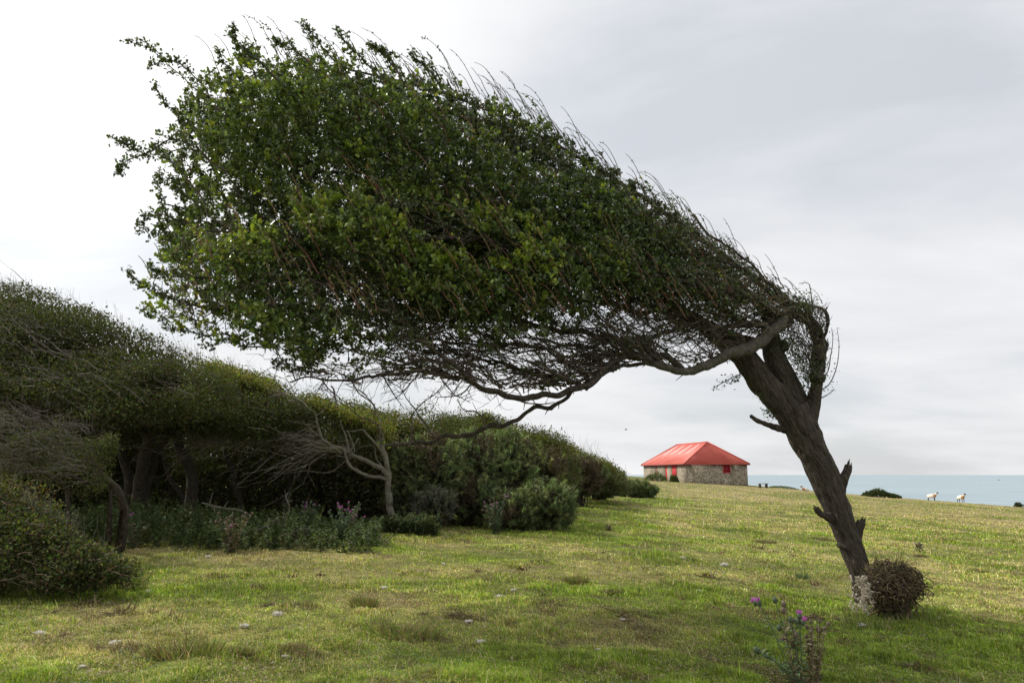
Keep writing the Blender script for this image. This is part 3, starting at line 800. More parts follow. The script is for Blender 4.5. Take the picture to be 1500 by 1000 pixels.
# crooked lichened branchlets of the shoulder, pale against the dark inside
SH0 = [(900, 300), (1000, 330), (1095, 395), (1185, 450), (1200, 480), (1150, 500), (1080, 505), (960, 505), (860, 470), (850, 350)]
c0 = volume(900, SH0, lambda x, y: dtr(-.1)+0*x, .75, 40, .4)[0]
S_ = strands(c0, 12, .045, unit(np.array([-1, 0, .15]) + rdir(900)*.6), rng.uniform(.0035, .008, 900), .0022, .5)
ok = inside(S_[1]); S_ = [a[ok] for a in S_]
sticks(tw, *S_, 5, pal(len(S_[0]), [(.17, .145, .10), (.13, .10, .07), (.22, .19, .13)], [2, 3, 1], .15))
st = P(np.array([1196, 1205, 1188, 1192, 1198, 1200, 1185]), np.array([520, 500, 480, 535, 545, 560, 595]), dtr(-.05)+np.zeros(7))
S_ = strands(np.repeat(st, 11, 0), 16, .045, unit(np.array([-.25, 0, 1]) + rdir(77)*.45), rng.uniform(.005, .010, 77), .0025, .4)
sticks(tw, *S_, 5, pal(len(S_[0]), TW, None, .15))
hx = rng.uniform(400, 760, 46); hy = np.interp(hx, [400, 470, 560, 660, 760], [535, 550, 548, 545, 575]) + rng.uniform(-12, 4, 46)
S_ = strands(P(hx, hy, dtr(-2.2)+rng.uniform(-.4, .5, 46)), 12, .055, unit(np.array([-.55, 0, -.35]) + rdir(46)*np.array([.5, .5, .45])), rng.uniform(.0035, .007, 46), .0018, .5)
sticks(tw, *S_, 4, pal(len(S_[0]), TW, None, .15))
k = rng.choice(len(S_[0]), 160); B_ = strands(S_[1][k], 5, .04, unit(rdir(160)+np.array([-.3, 0, 0])), .003, .0016, .4); sticks(tw, *B_, 4, pal(len(B_[0]), TW, None, .15))
# thin shoots growing up on the right side of the fork
RS = [[(1196, 560), (1212, 545), (1217, 520), (1220, 498), (1218, 480)], [(1196, 575), (1215, 562), (1226, 535), (1229, 505), (1226, 480)], [(1198, 585), (1212, 578), (1222, 570)],
      [(1205, 548), (1203, 520), (1200, 500), (1194, 470)], [(1205, 515), (1212, 512), (1219, 510)], [(1190, 450), (1188, 430), (1184, 415), (1170, 415)]]
for s in RS:
    pp2 = catmull(np.array([(a, b_, dtr(-.05)) for a, b_ in s], float), 6); w3 = P(pp2[:, 0], pp2[:, 1], pp2[:, 2])
    rr_ = np.linspace(.009, .003, len(w3)); sticks(tw, w3[:-1], w3[1:], rr_[:-1], rr_[1:], 5, TW[0])
    q_ = rng.integers(0, len(w3), 16); sticks(tw, w3[q_], w3[q_] + rdir(16)*rng.uniform(.02, .05, (16, 1)), .003, .002, 3, TW[0])
# tangle in the fork
tn = 700
c0 = volume(tn, [(1120, 470), (1190, 445), (1212, 470), (1200, 560), (1190, 575), (1170, 545), (1150, 500)], lambda x, y: DT+0*x, .25, 30)[0]
e0 = c0 + unit(rdir(tn)*.7 + np.array([-.15, 0, .8]))*rng.uniform(.06, .22, (tn, 1))
sticks(tw, c0, e0, .0045, .0025, 4, pal(tn, TW))
tw.build("twigs", M_TWIG, tree)

# wind-combed shoots standing along the top and out of the front tier
sh = MB(); lf = MB()
RED = np.array([(.17, .07, .05), (.14, .095, .06), (.20, .11, .07)])
LG = np.array([(.052, .078, .027), (.074, .106, .033), (.036, .055, .024), (.115, .155, .046), (.062, .076, .036)])
LY = np.array([(.21, .27, .04), (.28, .32, .05), (.16, .23, .04)])
def shoot(base, L, leafy, red=False, lean=None):
    n_ = 9; t = np.linspace(0, 1, n_)
    a = rng.uniform(.30, .60) if lean is None else lean
    bend = rng.uniform(.15, .75)
    yv = rng.normal(0, .12)
    x = -L*(a*t + bend*.35*t**4); z = L*(t*.95 - .12*t**5*bend*2.0); y = L*yv*t
    w3 = base + np.stack([x, y, z], 1) + (np.stack([noise3(np.stack([t*4, t*0+rng.random()*99], 1), 1, 5)]*3, 1)-.5)*.02*L
    c = pal(1, RED if red else TW, None, .1)[0]
    rr_ = np.linspace(.0054, .0028, n_)
    sticks(sh, w3[:-1], w3[1:], rr_[:-1], rr_[1:], 4, c)
    m_ = int(L*(34 if leafy else 9))
    if m_ > 0:
        tt = rng.random(m_)**(.8 if leafy else .6); q_ = np.stack([np.interp(tt, t, w3[:, k_]) for k_ in range(3)], 1)
        leaves(lf, q_, rdir(m_)+np.array([-.5, 0, .5]), rng.uniform(.018, .045 if leafy else .026, m_), "lobed", .4, pal(m_, LY if (leafy and red) else LG, None, .2))
TOPL = np.array([(330, 92), (372, 72), (430, 78), (500, 80), (560, 98), (620, 108), (680, 124), (740, 148), (800, 178), (850, 208), (905, 246), (960, 278), (1000, 304), (1050, 344), (1095, 378), (1150, 414), (1190, 444)], float)
for k in range(210):
    u_ = rng.random()**.9; x = 330 + 860*u_; y = np.interp(x, TOPL[:, 0], TOPL[:, 1]) + rng.uniform(2, 26)
    L = rng.uniform(.2, .74) * (1 - .45*smooth(800, 1190, x)) * (1.15 if rng.random() < .3 else .75)
    shoot(P(x, y, dback(x, y) + rng.normal(0, .25)), L, rng.random() < (.5 if x < 560 else .15), False)
for (x, y, L) in [(312, 95, .0), (322, 110, .62), (372, 85, .42), (640, 118, .55), (672, 130, .55), (715, 140, .5), (735, 145, .62), (770, 160, .62), (778, 165, .55), (850, 205, .5), (858, 212, .42), (940, 262, .42), (905, 245, .42), (975, 288, .5), (1015, 315, .3), (1098, 380, .4), (1080, 362, .42), (1140, 405, .35), (1205, 445, .25)]:
    if L: shoot(P(x, y, dback(x, y) - .1), L*1.05, False, False, .38)
for k in range(330):
    q_, e_, s_ = volume(1, FRONT, dfront, hfront, 60, 1.0)
    x, y = proj(q_[0])
    if y > 470 or (x < 420 and rng.random() < .5): continue
    shoot(q_[0] - np.array([0, .1, 0]), rng.uniform(.12, .42), rng.random() < (.5 if x < 800 else .12), True)
for k in range(110):
    q_, e_, s_ = volume(1, BACK, dback, hback, 60, 1.0)
    x, y = proj(q_[0])
    if y > 400: continue
    shoot(q_[0] - np.array([0, .1, 0]), rng.uniform(.12, .4), rng.random() < .3, True)
sh.build("shoots", M_TWIG, tree)

# leaves on the thin twigs
def comb(q):
    """relief of the crown: wads of foliage drawn out along the wind"""
    a = math.radians(32); u_ = -q[:, 0]*math.cos(a) + q[:, 2]*math.sin(a); v_ = q[:, 0]*math.sin(a) + q[:, 2]*math.cos(a)
    return fbm(np.stack([u_*.55, q[:, 1]*.9, v_*1.5], 1), 1.25, 290, 2)
def ubound(x): return 34*(noise3(np.stack([x*.02, x*0], -1), 1, 5)-.5) + 30*(rng.random(np.shape(x))-.5) + np.interp(x, [200, 300, 380, 450, 540, 640, 740, 840, 950, 1060, 1200], [500, 505, 525, 520, 500, 478, 458, 440, 436, 440, 440])
tops = ii[(r[ii] < .0085)]
x, y = px_[tops], py_[tops]
pr = 1 - smooth(-18, 42, y - ubound(x))*.93
cl = fbm(pos[tops], 1.7, 200, 3)
pr *= smooth(.40, .53, cl + .25*smooth(220, 560, x))       # clumps with gaps, looser to the left
pr *= 1 - .45*smooth(900, 1180, x)
tops = tops[rng.random(len(tops)) < pr]
tops = tops[(comb(pos[tops]) > .46) | (pos[tops][:, 1] > (dfront(px_[tops], py_[tops]) + dback(px_[tops], py_[tops]))/2) & (rng.random(len(tops)) < .8)]
num = 13
base = np.repeat(tops, num); nb = len(base)
x, y = px_[base], py_[base]
isfr = pos[base][:, 1] < (dfront(x, y) + dback(x, y))/2
q = pos[base] + (pos[par[base]]-pos[base])*rng.random((nb, 1)) + rng.normal(0, .022, (nb, 3))
dd_ = rdir(nb)*1.0 + np.array([-.45, -.05, .25])
sz = rng.uniform(.018, .068, nb)*(1-.3*smooth(850, 1180, x))
cn = fbm(q, 1.1, 210, 3)[:, None]
colA = pal(nb, LG, None, .22); colB = pal(nb, LY, None, .2)
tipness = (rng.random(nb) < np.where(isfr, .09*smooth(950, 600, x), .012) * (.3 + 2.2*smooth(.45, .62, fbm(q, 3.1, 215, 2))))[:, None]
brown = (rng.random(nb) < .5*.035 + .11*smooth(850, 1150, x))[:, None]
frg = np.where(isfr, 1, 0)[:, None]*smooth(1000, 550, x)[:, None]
colA = colA*(1.12 - .16*(~isfr)[:, None] - .42*smooth(720, 1020, x)[:, None] + .30*smooth(720, 380, x)[:, None] + frg*np.array([.38, .34, .12]))  # lighter front and left, darker back: crown lighting put into the leaf colours
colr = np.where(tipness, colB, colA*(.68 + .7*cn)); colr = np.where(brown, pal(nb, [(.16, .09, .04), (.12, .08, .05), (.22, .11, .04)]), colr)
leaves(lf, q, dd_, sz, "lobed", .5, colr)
# filler: leaves scattered through the heart of each tier so that little sky shows through
for poly, dc_, hf_, cnt in ((BACK, dback, hback, 105000), (FRONT, dfront, hfront, 72000)):
    q, e_, s_ = volume(cnt, poly, dc_, hf_, 60)
    x, y = proj(q)
    keep = (e_ > 26 + 30*smooth(460, 260, x)*rng.random(cnt)) & (rng.random(cnt) < 1 - smooth(-30, 12, y-ubound(x))) & (fbm(q, 1.7, 200, 3) > .49 - .25*smooth(240, 600, x))
    nzg = noise3(q, 1.35, 260); keep &= (s_ > -.1) | (comb(q) > .49); keep &= e_ > (6 + 120*smooth(.42, .72, nzg))*smooth(520, 330, x)
    q = q[keep]; m_ = len(q)
    leaves(lf, q, rdir(m_)+np.array([-.4, 0, .2]), rng.uniform(.03, .060, m_), "lobed", .5, pal(m_, LG, None, .22)*(.78+.5*fbm(q, 1.1, 210, 3)[:, None])*(1.08 + .45*smooth(760, 380, proj(q)[0])[:, None]))  # left part lightened in colour too, as if more light fell there
x, y = proj(strand_pts); keep = rng.random(len(x)) < .55*(1-smooth(-16, 30, y-ubound(x))*.93)
q = np.repeat(strand_pts[keep], 6, 0); m_ = len(q); q = q + rng.normal(0, .022, q.shape)
leaves(lf, q, rdir(m_)+np.array([-.4, 0, .2]), rng.uniform(.022, .046, m_), "lobed", .5, pal(m_, LG, None, .22)*(.78+.5*fbm(q, 1.1, 210, 3)[:, None]))
for s in spray_nodes:
    m_ = len(s)*7; b_ = np.repeat(s, 7, 0)
    keep = rng.random(m_) < .62
    b_ = b_[keep] + rng.normal(0, .02, (keep.sum(), 3)); m_ = len(b_)
    leaves(lf, b_, rdir(m_)+np.array([-.5, 0, .3]), rng.uniform(.028, .052, m_), "lobed", .5, pal(m_, LG, None, .2))
# rosettes of larger leaves on the near and upper faces, coloured lighter as painted highlights
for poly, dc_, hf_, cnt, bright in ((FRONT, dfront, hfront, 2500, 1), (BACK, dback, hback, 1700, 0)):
    q, e_, s_ = volume(cnt, poly, dc_, hf_, 70, 1.0); x, y = proj(q)
    keep = (rng.random(cnt) < 1 - smooth(-45, 0, y-ubound(x))) & (rng.random(cnt) < 1.05-.75*smooth(750, 1120, x)) & (noise3(q, 1.6, 270) > .30) & (comb(q) > .48)
    q = q[keep] - np.array([0, .06, 0]); x = x[keep]; m_ = len(q); ax = unit(rdir(m_)*.6 + np.array([-.45, -.5, .6]))
    yel = (noise3(q, 2.3, 271) > .52) & (rng.random(m_) < (.8 if bright else .2)) & (x < 950)
    b_ = np.repeat(q, 11, 0) + np.repeat(ax, 11, 0)*rng.uniform(0, .09, (m_*11, 1)) + rng.normal(0, .012, (m_*11, 3))
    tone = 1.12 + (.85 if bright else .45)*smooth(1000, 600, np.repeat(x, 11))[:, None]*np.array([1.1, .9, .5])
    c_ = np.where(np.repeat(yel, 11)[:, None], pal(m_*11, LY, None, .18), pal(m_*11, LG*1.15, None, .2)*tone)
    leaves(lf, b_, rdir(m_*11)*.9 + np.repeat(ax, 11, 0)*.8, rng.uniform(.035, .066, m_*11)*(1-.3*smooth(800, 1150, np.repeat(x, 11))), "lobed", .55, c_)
# the dense twiggy shoulder where the crown leaves the boles
SHD = [(900, 262), (1000, 314), (1095, 388), (1185, 446), (1204, 470), (1185, 490), (1140, 478), (1080, 496), (1010, 505), (930, 480), (870, 440), (850, 330)]
dsh = lambda x, y: dtr(-.05) + 0*x
q, e_, s_ = volume(20000, SHD, dsh, .75, 40); x, y = proj(q); keep = (rng.random(len(x)) < 1-.75*smooth(440, 480, y)) & (fbm(q, 2.0, 280, 2) > .36)
q = q[keep]; m_ = len(q)
leaves(lf, q, rdir(m_), rng.uniform(.016, .036, m_), "lobed", .4, np.where(rng.random((m_, 1)) < .22, pal(m_, [(.16, .11, .05), (.20, .10, .05), (.11, .09, .05)]), pal(m_, LG*.9, None, .25)))
# small sprays on the underside of the fork
shx = MB()
for (xa, ya, xb, yb, m_) in ((1090, 545, 1045, 568, 70), (1100, 532, 1070, 560, 60), (1125, 590, 1110, 575, 70), (1135, 612, 1115, 600, 70), (1150, 490, 1190, 560, 900), (1160, 440, 1190, 450, 500), (1195, 470, 1205, 560, 300), (1120, 470, 1150, 520, 500), (1060, 525, 1085, 520, 80)):
    sp0, sp1 = P(xa, ya, DT-.1), P(xb, yb, DT-.25)
    if m_ < 200:
        sw = np.linspace(0, 1, 8)[:, None]; spp = sp0*(1-sw) + sp1*sw + (noise3(np.concatenate([sw*4, sw*0], 1), 1, xa)[:, None]-.5)*.05; sticks(shx, spp[:-1], spp[1:], .006, .004, 4, TW[0])
        kk_ = rng.integers(1, 8, 9); sticks(shx, spp[kk_], spp[kk_]+rdir(9)*.07, .003, .002, 4, TW[0])
    t = rng.random((m_, 1)); q = P(xa, ya, DT-.1)*(1-t) + P(xb, yb, DT-.25)*t + rng.normal(0, .035 if m_ < 200 else .09, (m_, 3))
    leaves(lf, q, rdir(m_), rng.uniform(.018, .036, m_), "lobed", .4, pal(m_, LG*.9, None, .2))
shx.build("small_twigs", M_TWIG, tree)
print("leaf faces", sum(sum(len(a) for a in x) for x in lf.f.values()))
lf.build("crown", M_LEAF, tree)

# the browsed ball of brown suckers at its foot, with sheep's wool caught on it
bc = g1(1306, 902); 
sk = thing("sucker_bush", bc, "round tangled ball of dry brown suckers at the foot of the leaning tree", "bush")
mb = MB(); cen = P(1308, 862, bc[1]-.15)
BR = np.array([(.10, .072, .046), (.15, .11, .065), (.065, .048, .033), (.22, .17, .09)])
n_ = 1500
d0 = rdir(n_); rad = .335*(rng.random(n_)**.33)[:, None]
a = cen + d0*rad*np.array([1, .9, .85])*(.55 + .85*noise3(d0, 1.9, 5))[:, None]
dirv = unit(np.cross(d0, rdir(n_)) + rdir(n_)*.5)
prev = a
for s_ in range(4):
    dirv = unit(dirv + rdir(n_)*.45 - (prev-cen)*1.0)
    nx_ = prev + dirv*rng.uniform(.035, .065, (n_, 1))
    sticks(mb, prev, nx_, .0075-.0012*s_, .0065-.0012*s_, 4, np.repeat(pal(n_, BR, None, .2), 1, 0)); prev = nx_
n_ = 140; d0 = unit(rdir(n_) + np.array([.2, 0, .2])); S_ = strands(cen + d0*.26, 7, .04, d0, .0048, .002, .6); sticks(mb, *S_, 4, pal(len(S_[0]), BR, None, .2))
n_ = 60                                                      # stems rising from the ground
g0 = np.stack([cen[0]+rng.normal(-.02, .13, n_), cen[1]+rng.normal(0, .12, n_), np.zeros(n_)], 1); g0[:, 2] = H(g0[:, 0], g0[:, 1])-.03
sticks(mb, g0, cen + rdir(n_)*.25*np.array([1, 1, .6]), .013, .007, 5, pal(n_, BR))
mb.build("stems", M_TWIG, sk)
mb = MB(); n_ = 2600; d0 = rdir(n_); q = cen + d0*(.25+.14*rng.random((n_, 1)))*np.array([1, .9, .85])*(.6 + .75*noise3(d0, 1.9, 5))[:, None]
leaves(mb, q, rdir(n_), rng.uniform(.014, .034, n_), "oval", .3, pal(n_, [(.13, .10, .05), (.09, .085, .04), (.17, .12, .06), (.06, .07, .03)], None, .25))
mb.build("leaves", M_LEAF2, sk)
wl = thing("wool_tuft", P(1262, 895, bc[1]-.2), "pale matted sheep's wool snagged low on the leaning tree beside the brown ball of suckers", "wool")
mb = MB()
nl = 95; lx = 1262 + rng.normal(0, 7.5, nl) + 6*(rng.random(nl) < .3); ly = rng.uniform(842, 893, nl); l0 = P(lx, ly, bc[1]-.30+rng.uniform(-.02, .06, nl))
S_ = strands(l0, 6, .018, unit(np.array([.55, -.1, -.5]) + rdir(nl)*.75), rng.uniform(.006, .012, nl), .003, .55)
sticks(mb, *S_, 6, pal(len(S_[0]), [(.72, .62, .48), (.80, .72, .58), (.50, .42, .32)], None, .12))
k = rng.integers(0, len(S_[0]), 5200); dv = unit(unit(S_[1][k]-S_[0][k]) + rdir(5200)*.9); sticks(mb, S_[0][k], S_[0][k]+dv*rng.uniform(.008, .03, (5200, 1)), .0016, .0007, 3, pal(5200, [(.78, .68, .54), (.85, .78, .66), (.6, .5, .38)], None, .1))
mb.build("fleece", M_DRY, wl)
# ------------------------------------------------------------------ the wind-pruned wood on the left
def gd(px, depth):
    x = (px-750)/F*depth/(CP) * 1.0
    x = ray(px, 700)[0]*depth
    return np.array([x, depth, float(H(np.array([x]), np.array([depth]))[0])])
BRN = 1.15*np.array([(.060, .058, .026), (.052, .062, .024), (.075, .062, .034), (.042, .052, .022), (.09, .075, .04)])
GRN = 1.15*np.array([(.060, .085, .024), (.075, .10, .026), (.05, .07, .022), (.09, .085, .03)])
YEL = np.array([(.13, .15, .028), (.10, .13, .026), (.16, .155, .035), (.085, .10, .028), (.16, .11, .04)])
GRY = np.array([(.20, .175, .14), (.16, .135, .105), (.25, .22, .18)])
def crown_mass(root, poly, dc, half, n, size, cols, edge=60, shell=.45, kind="oval", gap=.30, gsc=1.0, seed=0, name="crown", wts=None, rag=0, warp=.45):
    q, e, s = volume(n, poly, dc, half, edge, shell)
    cl = fbm(q, gsc, 300+seed, 3)
    keep = (cl > gap) & (e > rag*smooth(.35, .75, noise3(q, 1.9, 340+seed)))
    q = q[keep]; cl = cl[keep]; n = len(q)
    wp = half*warp if not callable(half) else .3
    q = q + rng.normal(0, size*1.2, q.shape) + (np.stack([fbm(q, 1.1/max(.4, half), 360+seed, 2), fbm(q, 1.1/max(.4, half), 370+seed, 2), fbm(q, 1.1/max(.4, half), 380+seed, 2)], 1)-.5)*2*wp
    c = pal(n, cols, wts, .22)*(.65 + .75*fbm(q, 1.6, 320+seed, 2)[:, None])
    mb = MB(); leaves(mb, q, rdir(n)+np.array([-.5, 0, .25]), rng.uniform(.6, 1.35, n)*size, kind, .5, c)
    return mb.build(name, M_LEAF2, root)
def surface_twigs(root, poly, dc, half, n, L, r0, cols, main=(-1, 0, .35), wand=.2, shell=1.0, edge=60, nseg=14, name="twigs", br=2):
    q, e, s = volume(n, poly, dc, half, edge, shell)
    q = q - np.array([0, .12, 0])
    mv = unit(np.array(main) + rdir(n)*.35)
    A = strands(q, nseg, L/nseg, mv, rng.uniform(.6, 1.3, n)*r0, r0*.3, wand)
    k = rng.choice(len(A[0]), n*br); dv = unit(A[1][k]-A[0][k])
    B = strands(A[1][k], 6, L/nseg*.8, unit(dv + rdir(n*br)*.6), A[3][k]*.7, r0*.3, wand)
    s_ = [np.concatenate([A[j], B[j]]) for j in range(4)]
    mb = MB(); sticks(mb, s_[0], s_[1], s_[2], s_[3], 4, pal(len(s_[0]), cols, None, .12))
    return mb.build(name, M_TWIG, root)
def wood_trunk(root, paths, m=None, sides=14, name="trunk"):
    for k, (base_px, depth, pts) in enumerate(paths):
        mb = MB()
        b = gd(base_px, depth); b[2] -= .15
        c = catmull(np.array(pts, float), 8); p = P(c[:, 0], c[:, 1], c[:, 2]); r_ = .5*c[:, 3]*c[:, 2]/F
        p = np.concatenate([b[None], p]); r_ = np.concatenate([[r_[0]*1.25], r_])
        p = p + (np.stack([noise3(p, 2.5, k+1), noise3(p, 2.5, k+2), noise3(p, 2.5, k+3)], 1)-.5)*.12
        tube(mb, p, r_, sides, .18, 9, k, .05)
        mb.build(name, m or M_BARK, root, True)

A1 = [(-260, 380), (-100, 392), (0, 412), (50, 424), (110, 442), (160, 462), (210, 490), (262, 512), (310, 532), (345, 560), (350, 610), (300, 632), (230, 628), (160, 640), (90, 612), (0, 600), (-120, 600), (-260, 600)]
d1 = lambda x, y: 13.6 + (620-y)/200*2.9 + np.clip(x, -300, 400)/300*1.4
t1 = thing("windswept_thorn", gd(200, 16.2), "tallest wind-pruned thorn tree at the left edge, brownish crown streaked with bare grey branches", "tree")
crown_mass(t1, A1, d1, 1.3, 125000, .052, np.concatenate([BRN, GRN[:2]]), seed=1, gap=.33, gsc=.9, rag=18, warp=.22)
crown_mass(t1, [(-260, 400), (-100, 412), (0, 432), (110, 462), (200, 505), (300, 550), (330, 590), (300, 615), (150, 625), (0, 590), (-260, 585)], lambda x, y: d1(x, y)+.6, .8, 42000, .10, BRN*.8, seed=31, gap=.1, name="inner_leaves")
surface_twigs(t1, A1, d1, 1.35, 240, 1.5, .006, GRY*.55, main=(-1, 0, .33), name="twigs")
surface_twigs(t1, [(-60, 520), (100, 500), (200, 545), (260, 590), (120, 600), (-60, 585)], d1, 1.5, 44, 1.9, .011, GRY*.85, main=(-1, 0, .12), name="bare_branches", wand=.28, nseg=18)
surface_twigs(t1, [(-100, 395), (0, 412), (110, 442), (210, 490), (310, 532), (310, 545), (110, 460), (-100, 412)], d1, .8, 300, .42, .0035, TW, main=(-.5, 0, .9), wand=.12, edge=10, nseg=7, name="shoots", br=1)
wood_trunk(t1, [(205, 16.2, [(203, 735, 16.2, 20), (203, 700, 16, 17), (212, 665, 15.8, 16), (222, 630, 15.6, 13), (235, 600, 15.4, 10)]), (215, 16.3, [(212, 720, 16.2, 14), (222, 690, 16.2, 12), (236, 655, 16, 10), (250, 625, 16, 8)]),
                (198, 16.3, [(190, 700, 16.3, 12), (180, 660, 16.2, 10), (170, 620, 16, 8)])])

A2 = [(255, 508), (310, 530), (370, 548), (420, 566), (470, 586), (520, 606), (570, 622), (580, 640), (540, 648), (470, 640), (400, 650), (340, 645), (290, 638), (240, 634), (230, 570)]
d2 = lambda x, y: 15.6 + (640-y)/120*2.2 + (x-250)/300*2.3
t2 = thing("windswept_thorn", gd(280, 16.8), "wind-pruned thorn tree over the dark hollow, yellow-green along its sloping top", "tree")
crown_mass(t2, A2, d2, 1.2, 56000, .055, np.concatenate([BRN[:3], GRN]), seed=2, gap=.30, rag=10, warp=.2)
TOP2 = [(275, 520), (310, 530), (370, 548), (420, 566), (470, 586), (520, 604), (575, 622), (575, 640), (500, 618), (420, 592), (350, 575), (290, 545)]
crown_mass(t2, TOP2, lambda x, y: d2(x, y)-.5, .9, 22000, .058, YEL*1.25, seed=3, gap=.36, edge=22, warp=.2, name="top_leaves")  # yellower, lighter leaves along the sloping top
surface_twigs(t2, A2, d2, 1.25, 160, 1.0, .006, GRY*.5, main=(-1, 0, .35))
surface_twigs(t2, [(255, 505), (370, 545), (470, 583), (575, 618), (570, 625), (420, 575), (280, 530)], d2, .8, 150, .4, .0035, TW, main=(-.4, 0, .9), wand=.12, edge=10, nseg=7, name="shoots", br=1)
wood_trunk(t2, [(284, 16.8, [(284, 740, 16.8, 19), (282, 710, 16.7, 16), (275, 680, 16.6, 15), (263, 655, 16.5, 14), (248, 628, 16.4, 12), (230, 600, 16.2, 9)]), (300, 17.5, [(262, 720, 17.5, 7), (245, 690, 17.5, 6), (238, 655, 17.4, 5)]),
                (360, 17.8, [(352, 730, 17.8, 9), (340, 695, 17.7, 8), (330, 655, 17.6, 7)]), (420, 18.2, [(415, 735, 18, 8), (425, 700, 18, 7), (420, 660, 18, 6)])])

A3 = [(-40, 612), (20, 602), (70, 596), (110, 610), (145, 632), (160, 665), (158, 700), (130, 712), (80, 700), (30, 706), (-40, 700)]
d3 = lambda x, y: 11.6 + (700-y)/100*.5 + 0*x
t3 = thing("small_thorn_tree", gd(186, 12.4), "low leaning thorn tree with a twiggy greyish half-bare dome, under the left wood", "tree")
crown_mass(t3, A3, d3, .9, 38000, .034, np.concatenate([BRN, GRN[:2]])*1.0, seed=5, gap=.40, gsc=1.8, rag=26, warp=.5)
surface_twigs(t3, A3, d3, .95, 330, .75, .0042, GRY*.5, main=(-1, 0, .25), wand=.25, shell=.6, nseg=12)
surface_twigs(t3, A3, d3, .9, 160, .4, .003, TW, main=(-.3, 0, 1), wand=.15, shell=1, nseg=7, name="shoots")
wood_trunk(t3, [(189, 12.4, [(184, 745, 12.4, 12), (178, 728, 12.3, 11), (165, 712, 12.2, 10), (150, 700, 12.1, 9), (138, 685, 12, 8), (126, 670, 11.9, 6), (108, 660, 11.8, 4)]), (170, 12.4, [(160, 716, 12.3, 6), (135, 710, 12.2, 5), (110, 695, 12.1, 4), (90, 690, 12, 3)]),
                (112, 12.0, [(104, 735, 12, 6), (100, 712, 12, 5), (84, 698, 11.9, 4), (60, 692, 11.8, 4), (20, 694, 11.8, 3)])], M_BARK, 10)

# foliage seen through the trunks, behind the hollow; brown layers darkened in colour for its shade
bk = MB()
q, e, s = volume(60000, [(-300, 540), (0, 540), (260, 560), (520, 630), (640, 640), (660, 780), (300, 790), (-300, 800)], lambda x, y: 23.5+0*x, 1.5, 40)
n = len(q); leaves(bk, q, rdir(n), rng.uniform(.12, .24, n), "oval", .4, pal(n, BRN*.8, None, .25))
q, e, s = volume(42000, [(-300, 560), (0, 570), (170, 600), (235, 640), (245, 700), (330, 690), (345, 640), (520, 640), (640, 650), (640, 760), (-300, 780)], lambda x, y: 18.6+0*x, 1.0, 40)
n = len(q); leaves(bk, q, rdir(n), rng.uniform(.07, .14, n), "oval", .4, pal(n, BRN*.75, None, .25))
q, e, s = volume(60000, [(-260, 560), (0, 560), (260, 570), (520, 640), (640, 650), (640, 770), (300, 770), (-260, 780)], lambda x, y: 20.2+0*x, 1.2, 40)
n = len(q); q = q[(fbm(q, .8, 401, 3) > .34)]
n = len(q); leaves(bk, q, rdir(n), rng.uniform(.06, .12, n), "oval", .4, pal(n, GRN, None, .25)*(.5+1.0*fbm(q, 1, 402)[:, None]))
tag(bk.build("undergrowth", M_LEAF2), "dim green thicket leaves seen behind the trunks of the wood", None, None, "stuff")

# a back row of the wood, added to darken the hollow, so no sky shows below the canopy
AB = [(-260, 470), (0, 470), (150, 500), (300, 552), (450, 600), (600, 632), (660, 650), (640, 700), (400, 700), (-260, 700)]
t4 = thing("added_back_thorn", gd(120, 20.5), "thorn tree added behind the front row of the left wood to darken the hollow", "tree")
crown_mass(t4, AB, lambda x, y: 18.6+.0*x+np.clip(x, 0, 700)/700*1.5, 1.0, 42000, .09, BRN, seed=7, gap=.2)
wood_trunk(t4, [(120, 20, [(120, 720, 20, 16), (130, 680, 20, 14), (140, 640, 19.8, 12)]), (480, 20, [(480, 730, 20, 10), (470, 700, 20, 9), (460, 660, 19.8, 8)])])

# hedge trees further along the bank
def hedge(name, poly, depth, half, n, size, cols, label, cat, seed, top=None, topc=YEL, kind="oval", gap=.32, trunks=()):
    dcf = lambda x, y: depth + (730-y)/100*depth*.06
    xm = np.mean([a for a, b_ in poly])
    t = thing(name, gd(xm, depth+half*.5), label, cat)
    crown_mass(t, poly, dcf, half, n, size, cols, seed=seed, gap=gap, edge=35, kind=kind, name="foliage")
    if top:
        crown_mass(t, top, lambda x, y: dcf(x, y)-.3*half, half*.7, n//3, size, topc, seed=seed+1, gap=.36, edge=20, name="top_leaves")  # layer in the top palette along the upper edge
        surface_twigs(t, top, dcf, half*.8, 120, .045*depth*.5, .00018*depth, TW, main=(-.35, 0, .9), wand=.15, edge=14, nseg=6, name="shoots", br=1)
    surface_twigs(t, poly, dcf, half, 110, .05*depth, .0003*depth, TW*1.1, main=(-.9, 0, .35), wand=.22, nseg=10)
    return t
hedge("hedge_thorn", [(450, 588), (520, 604), (570, 606), (620, 606), (665, 618), (700, 640), (700, 700), (650, 740), (560, 748), (470, 740), (440, 690)], 20.0, 1.4, 42000, .062, np.concatenate([GRN, BRN[:2]]), "bushy green thorn in the hedge bank directly behind the grey dead tree", "hedge", 11,
      [(480, 590), (560, 600), (620, 606), (668, 618), (690, 640), (600, 650), (500, 620)])
hedge("hedge_thorn", [(640, 612), (690, 610), (740, 622), (790, 636), (830, 652), (850, 690), (840, 725), (760, 735), (680, 730), (650, 680)], 26.0, 1.7, 40000, .07, np.concatenate([GRN, BRN[:3]]), "dark green thorn bush on the crest of the hedge, midway along its slope", "hedge", 13,
      [(645, 612), (690, 612), (740, 624), (790, 638), (835, 655), (800, 662), (720, 645), (660, 640)])
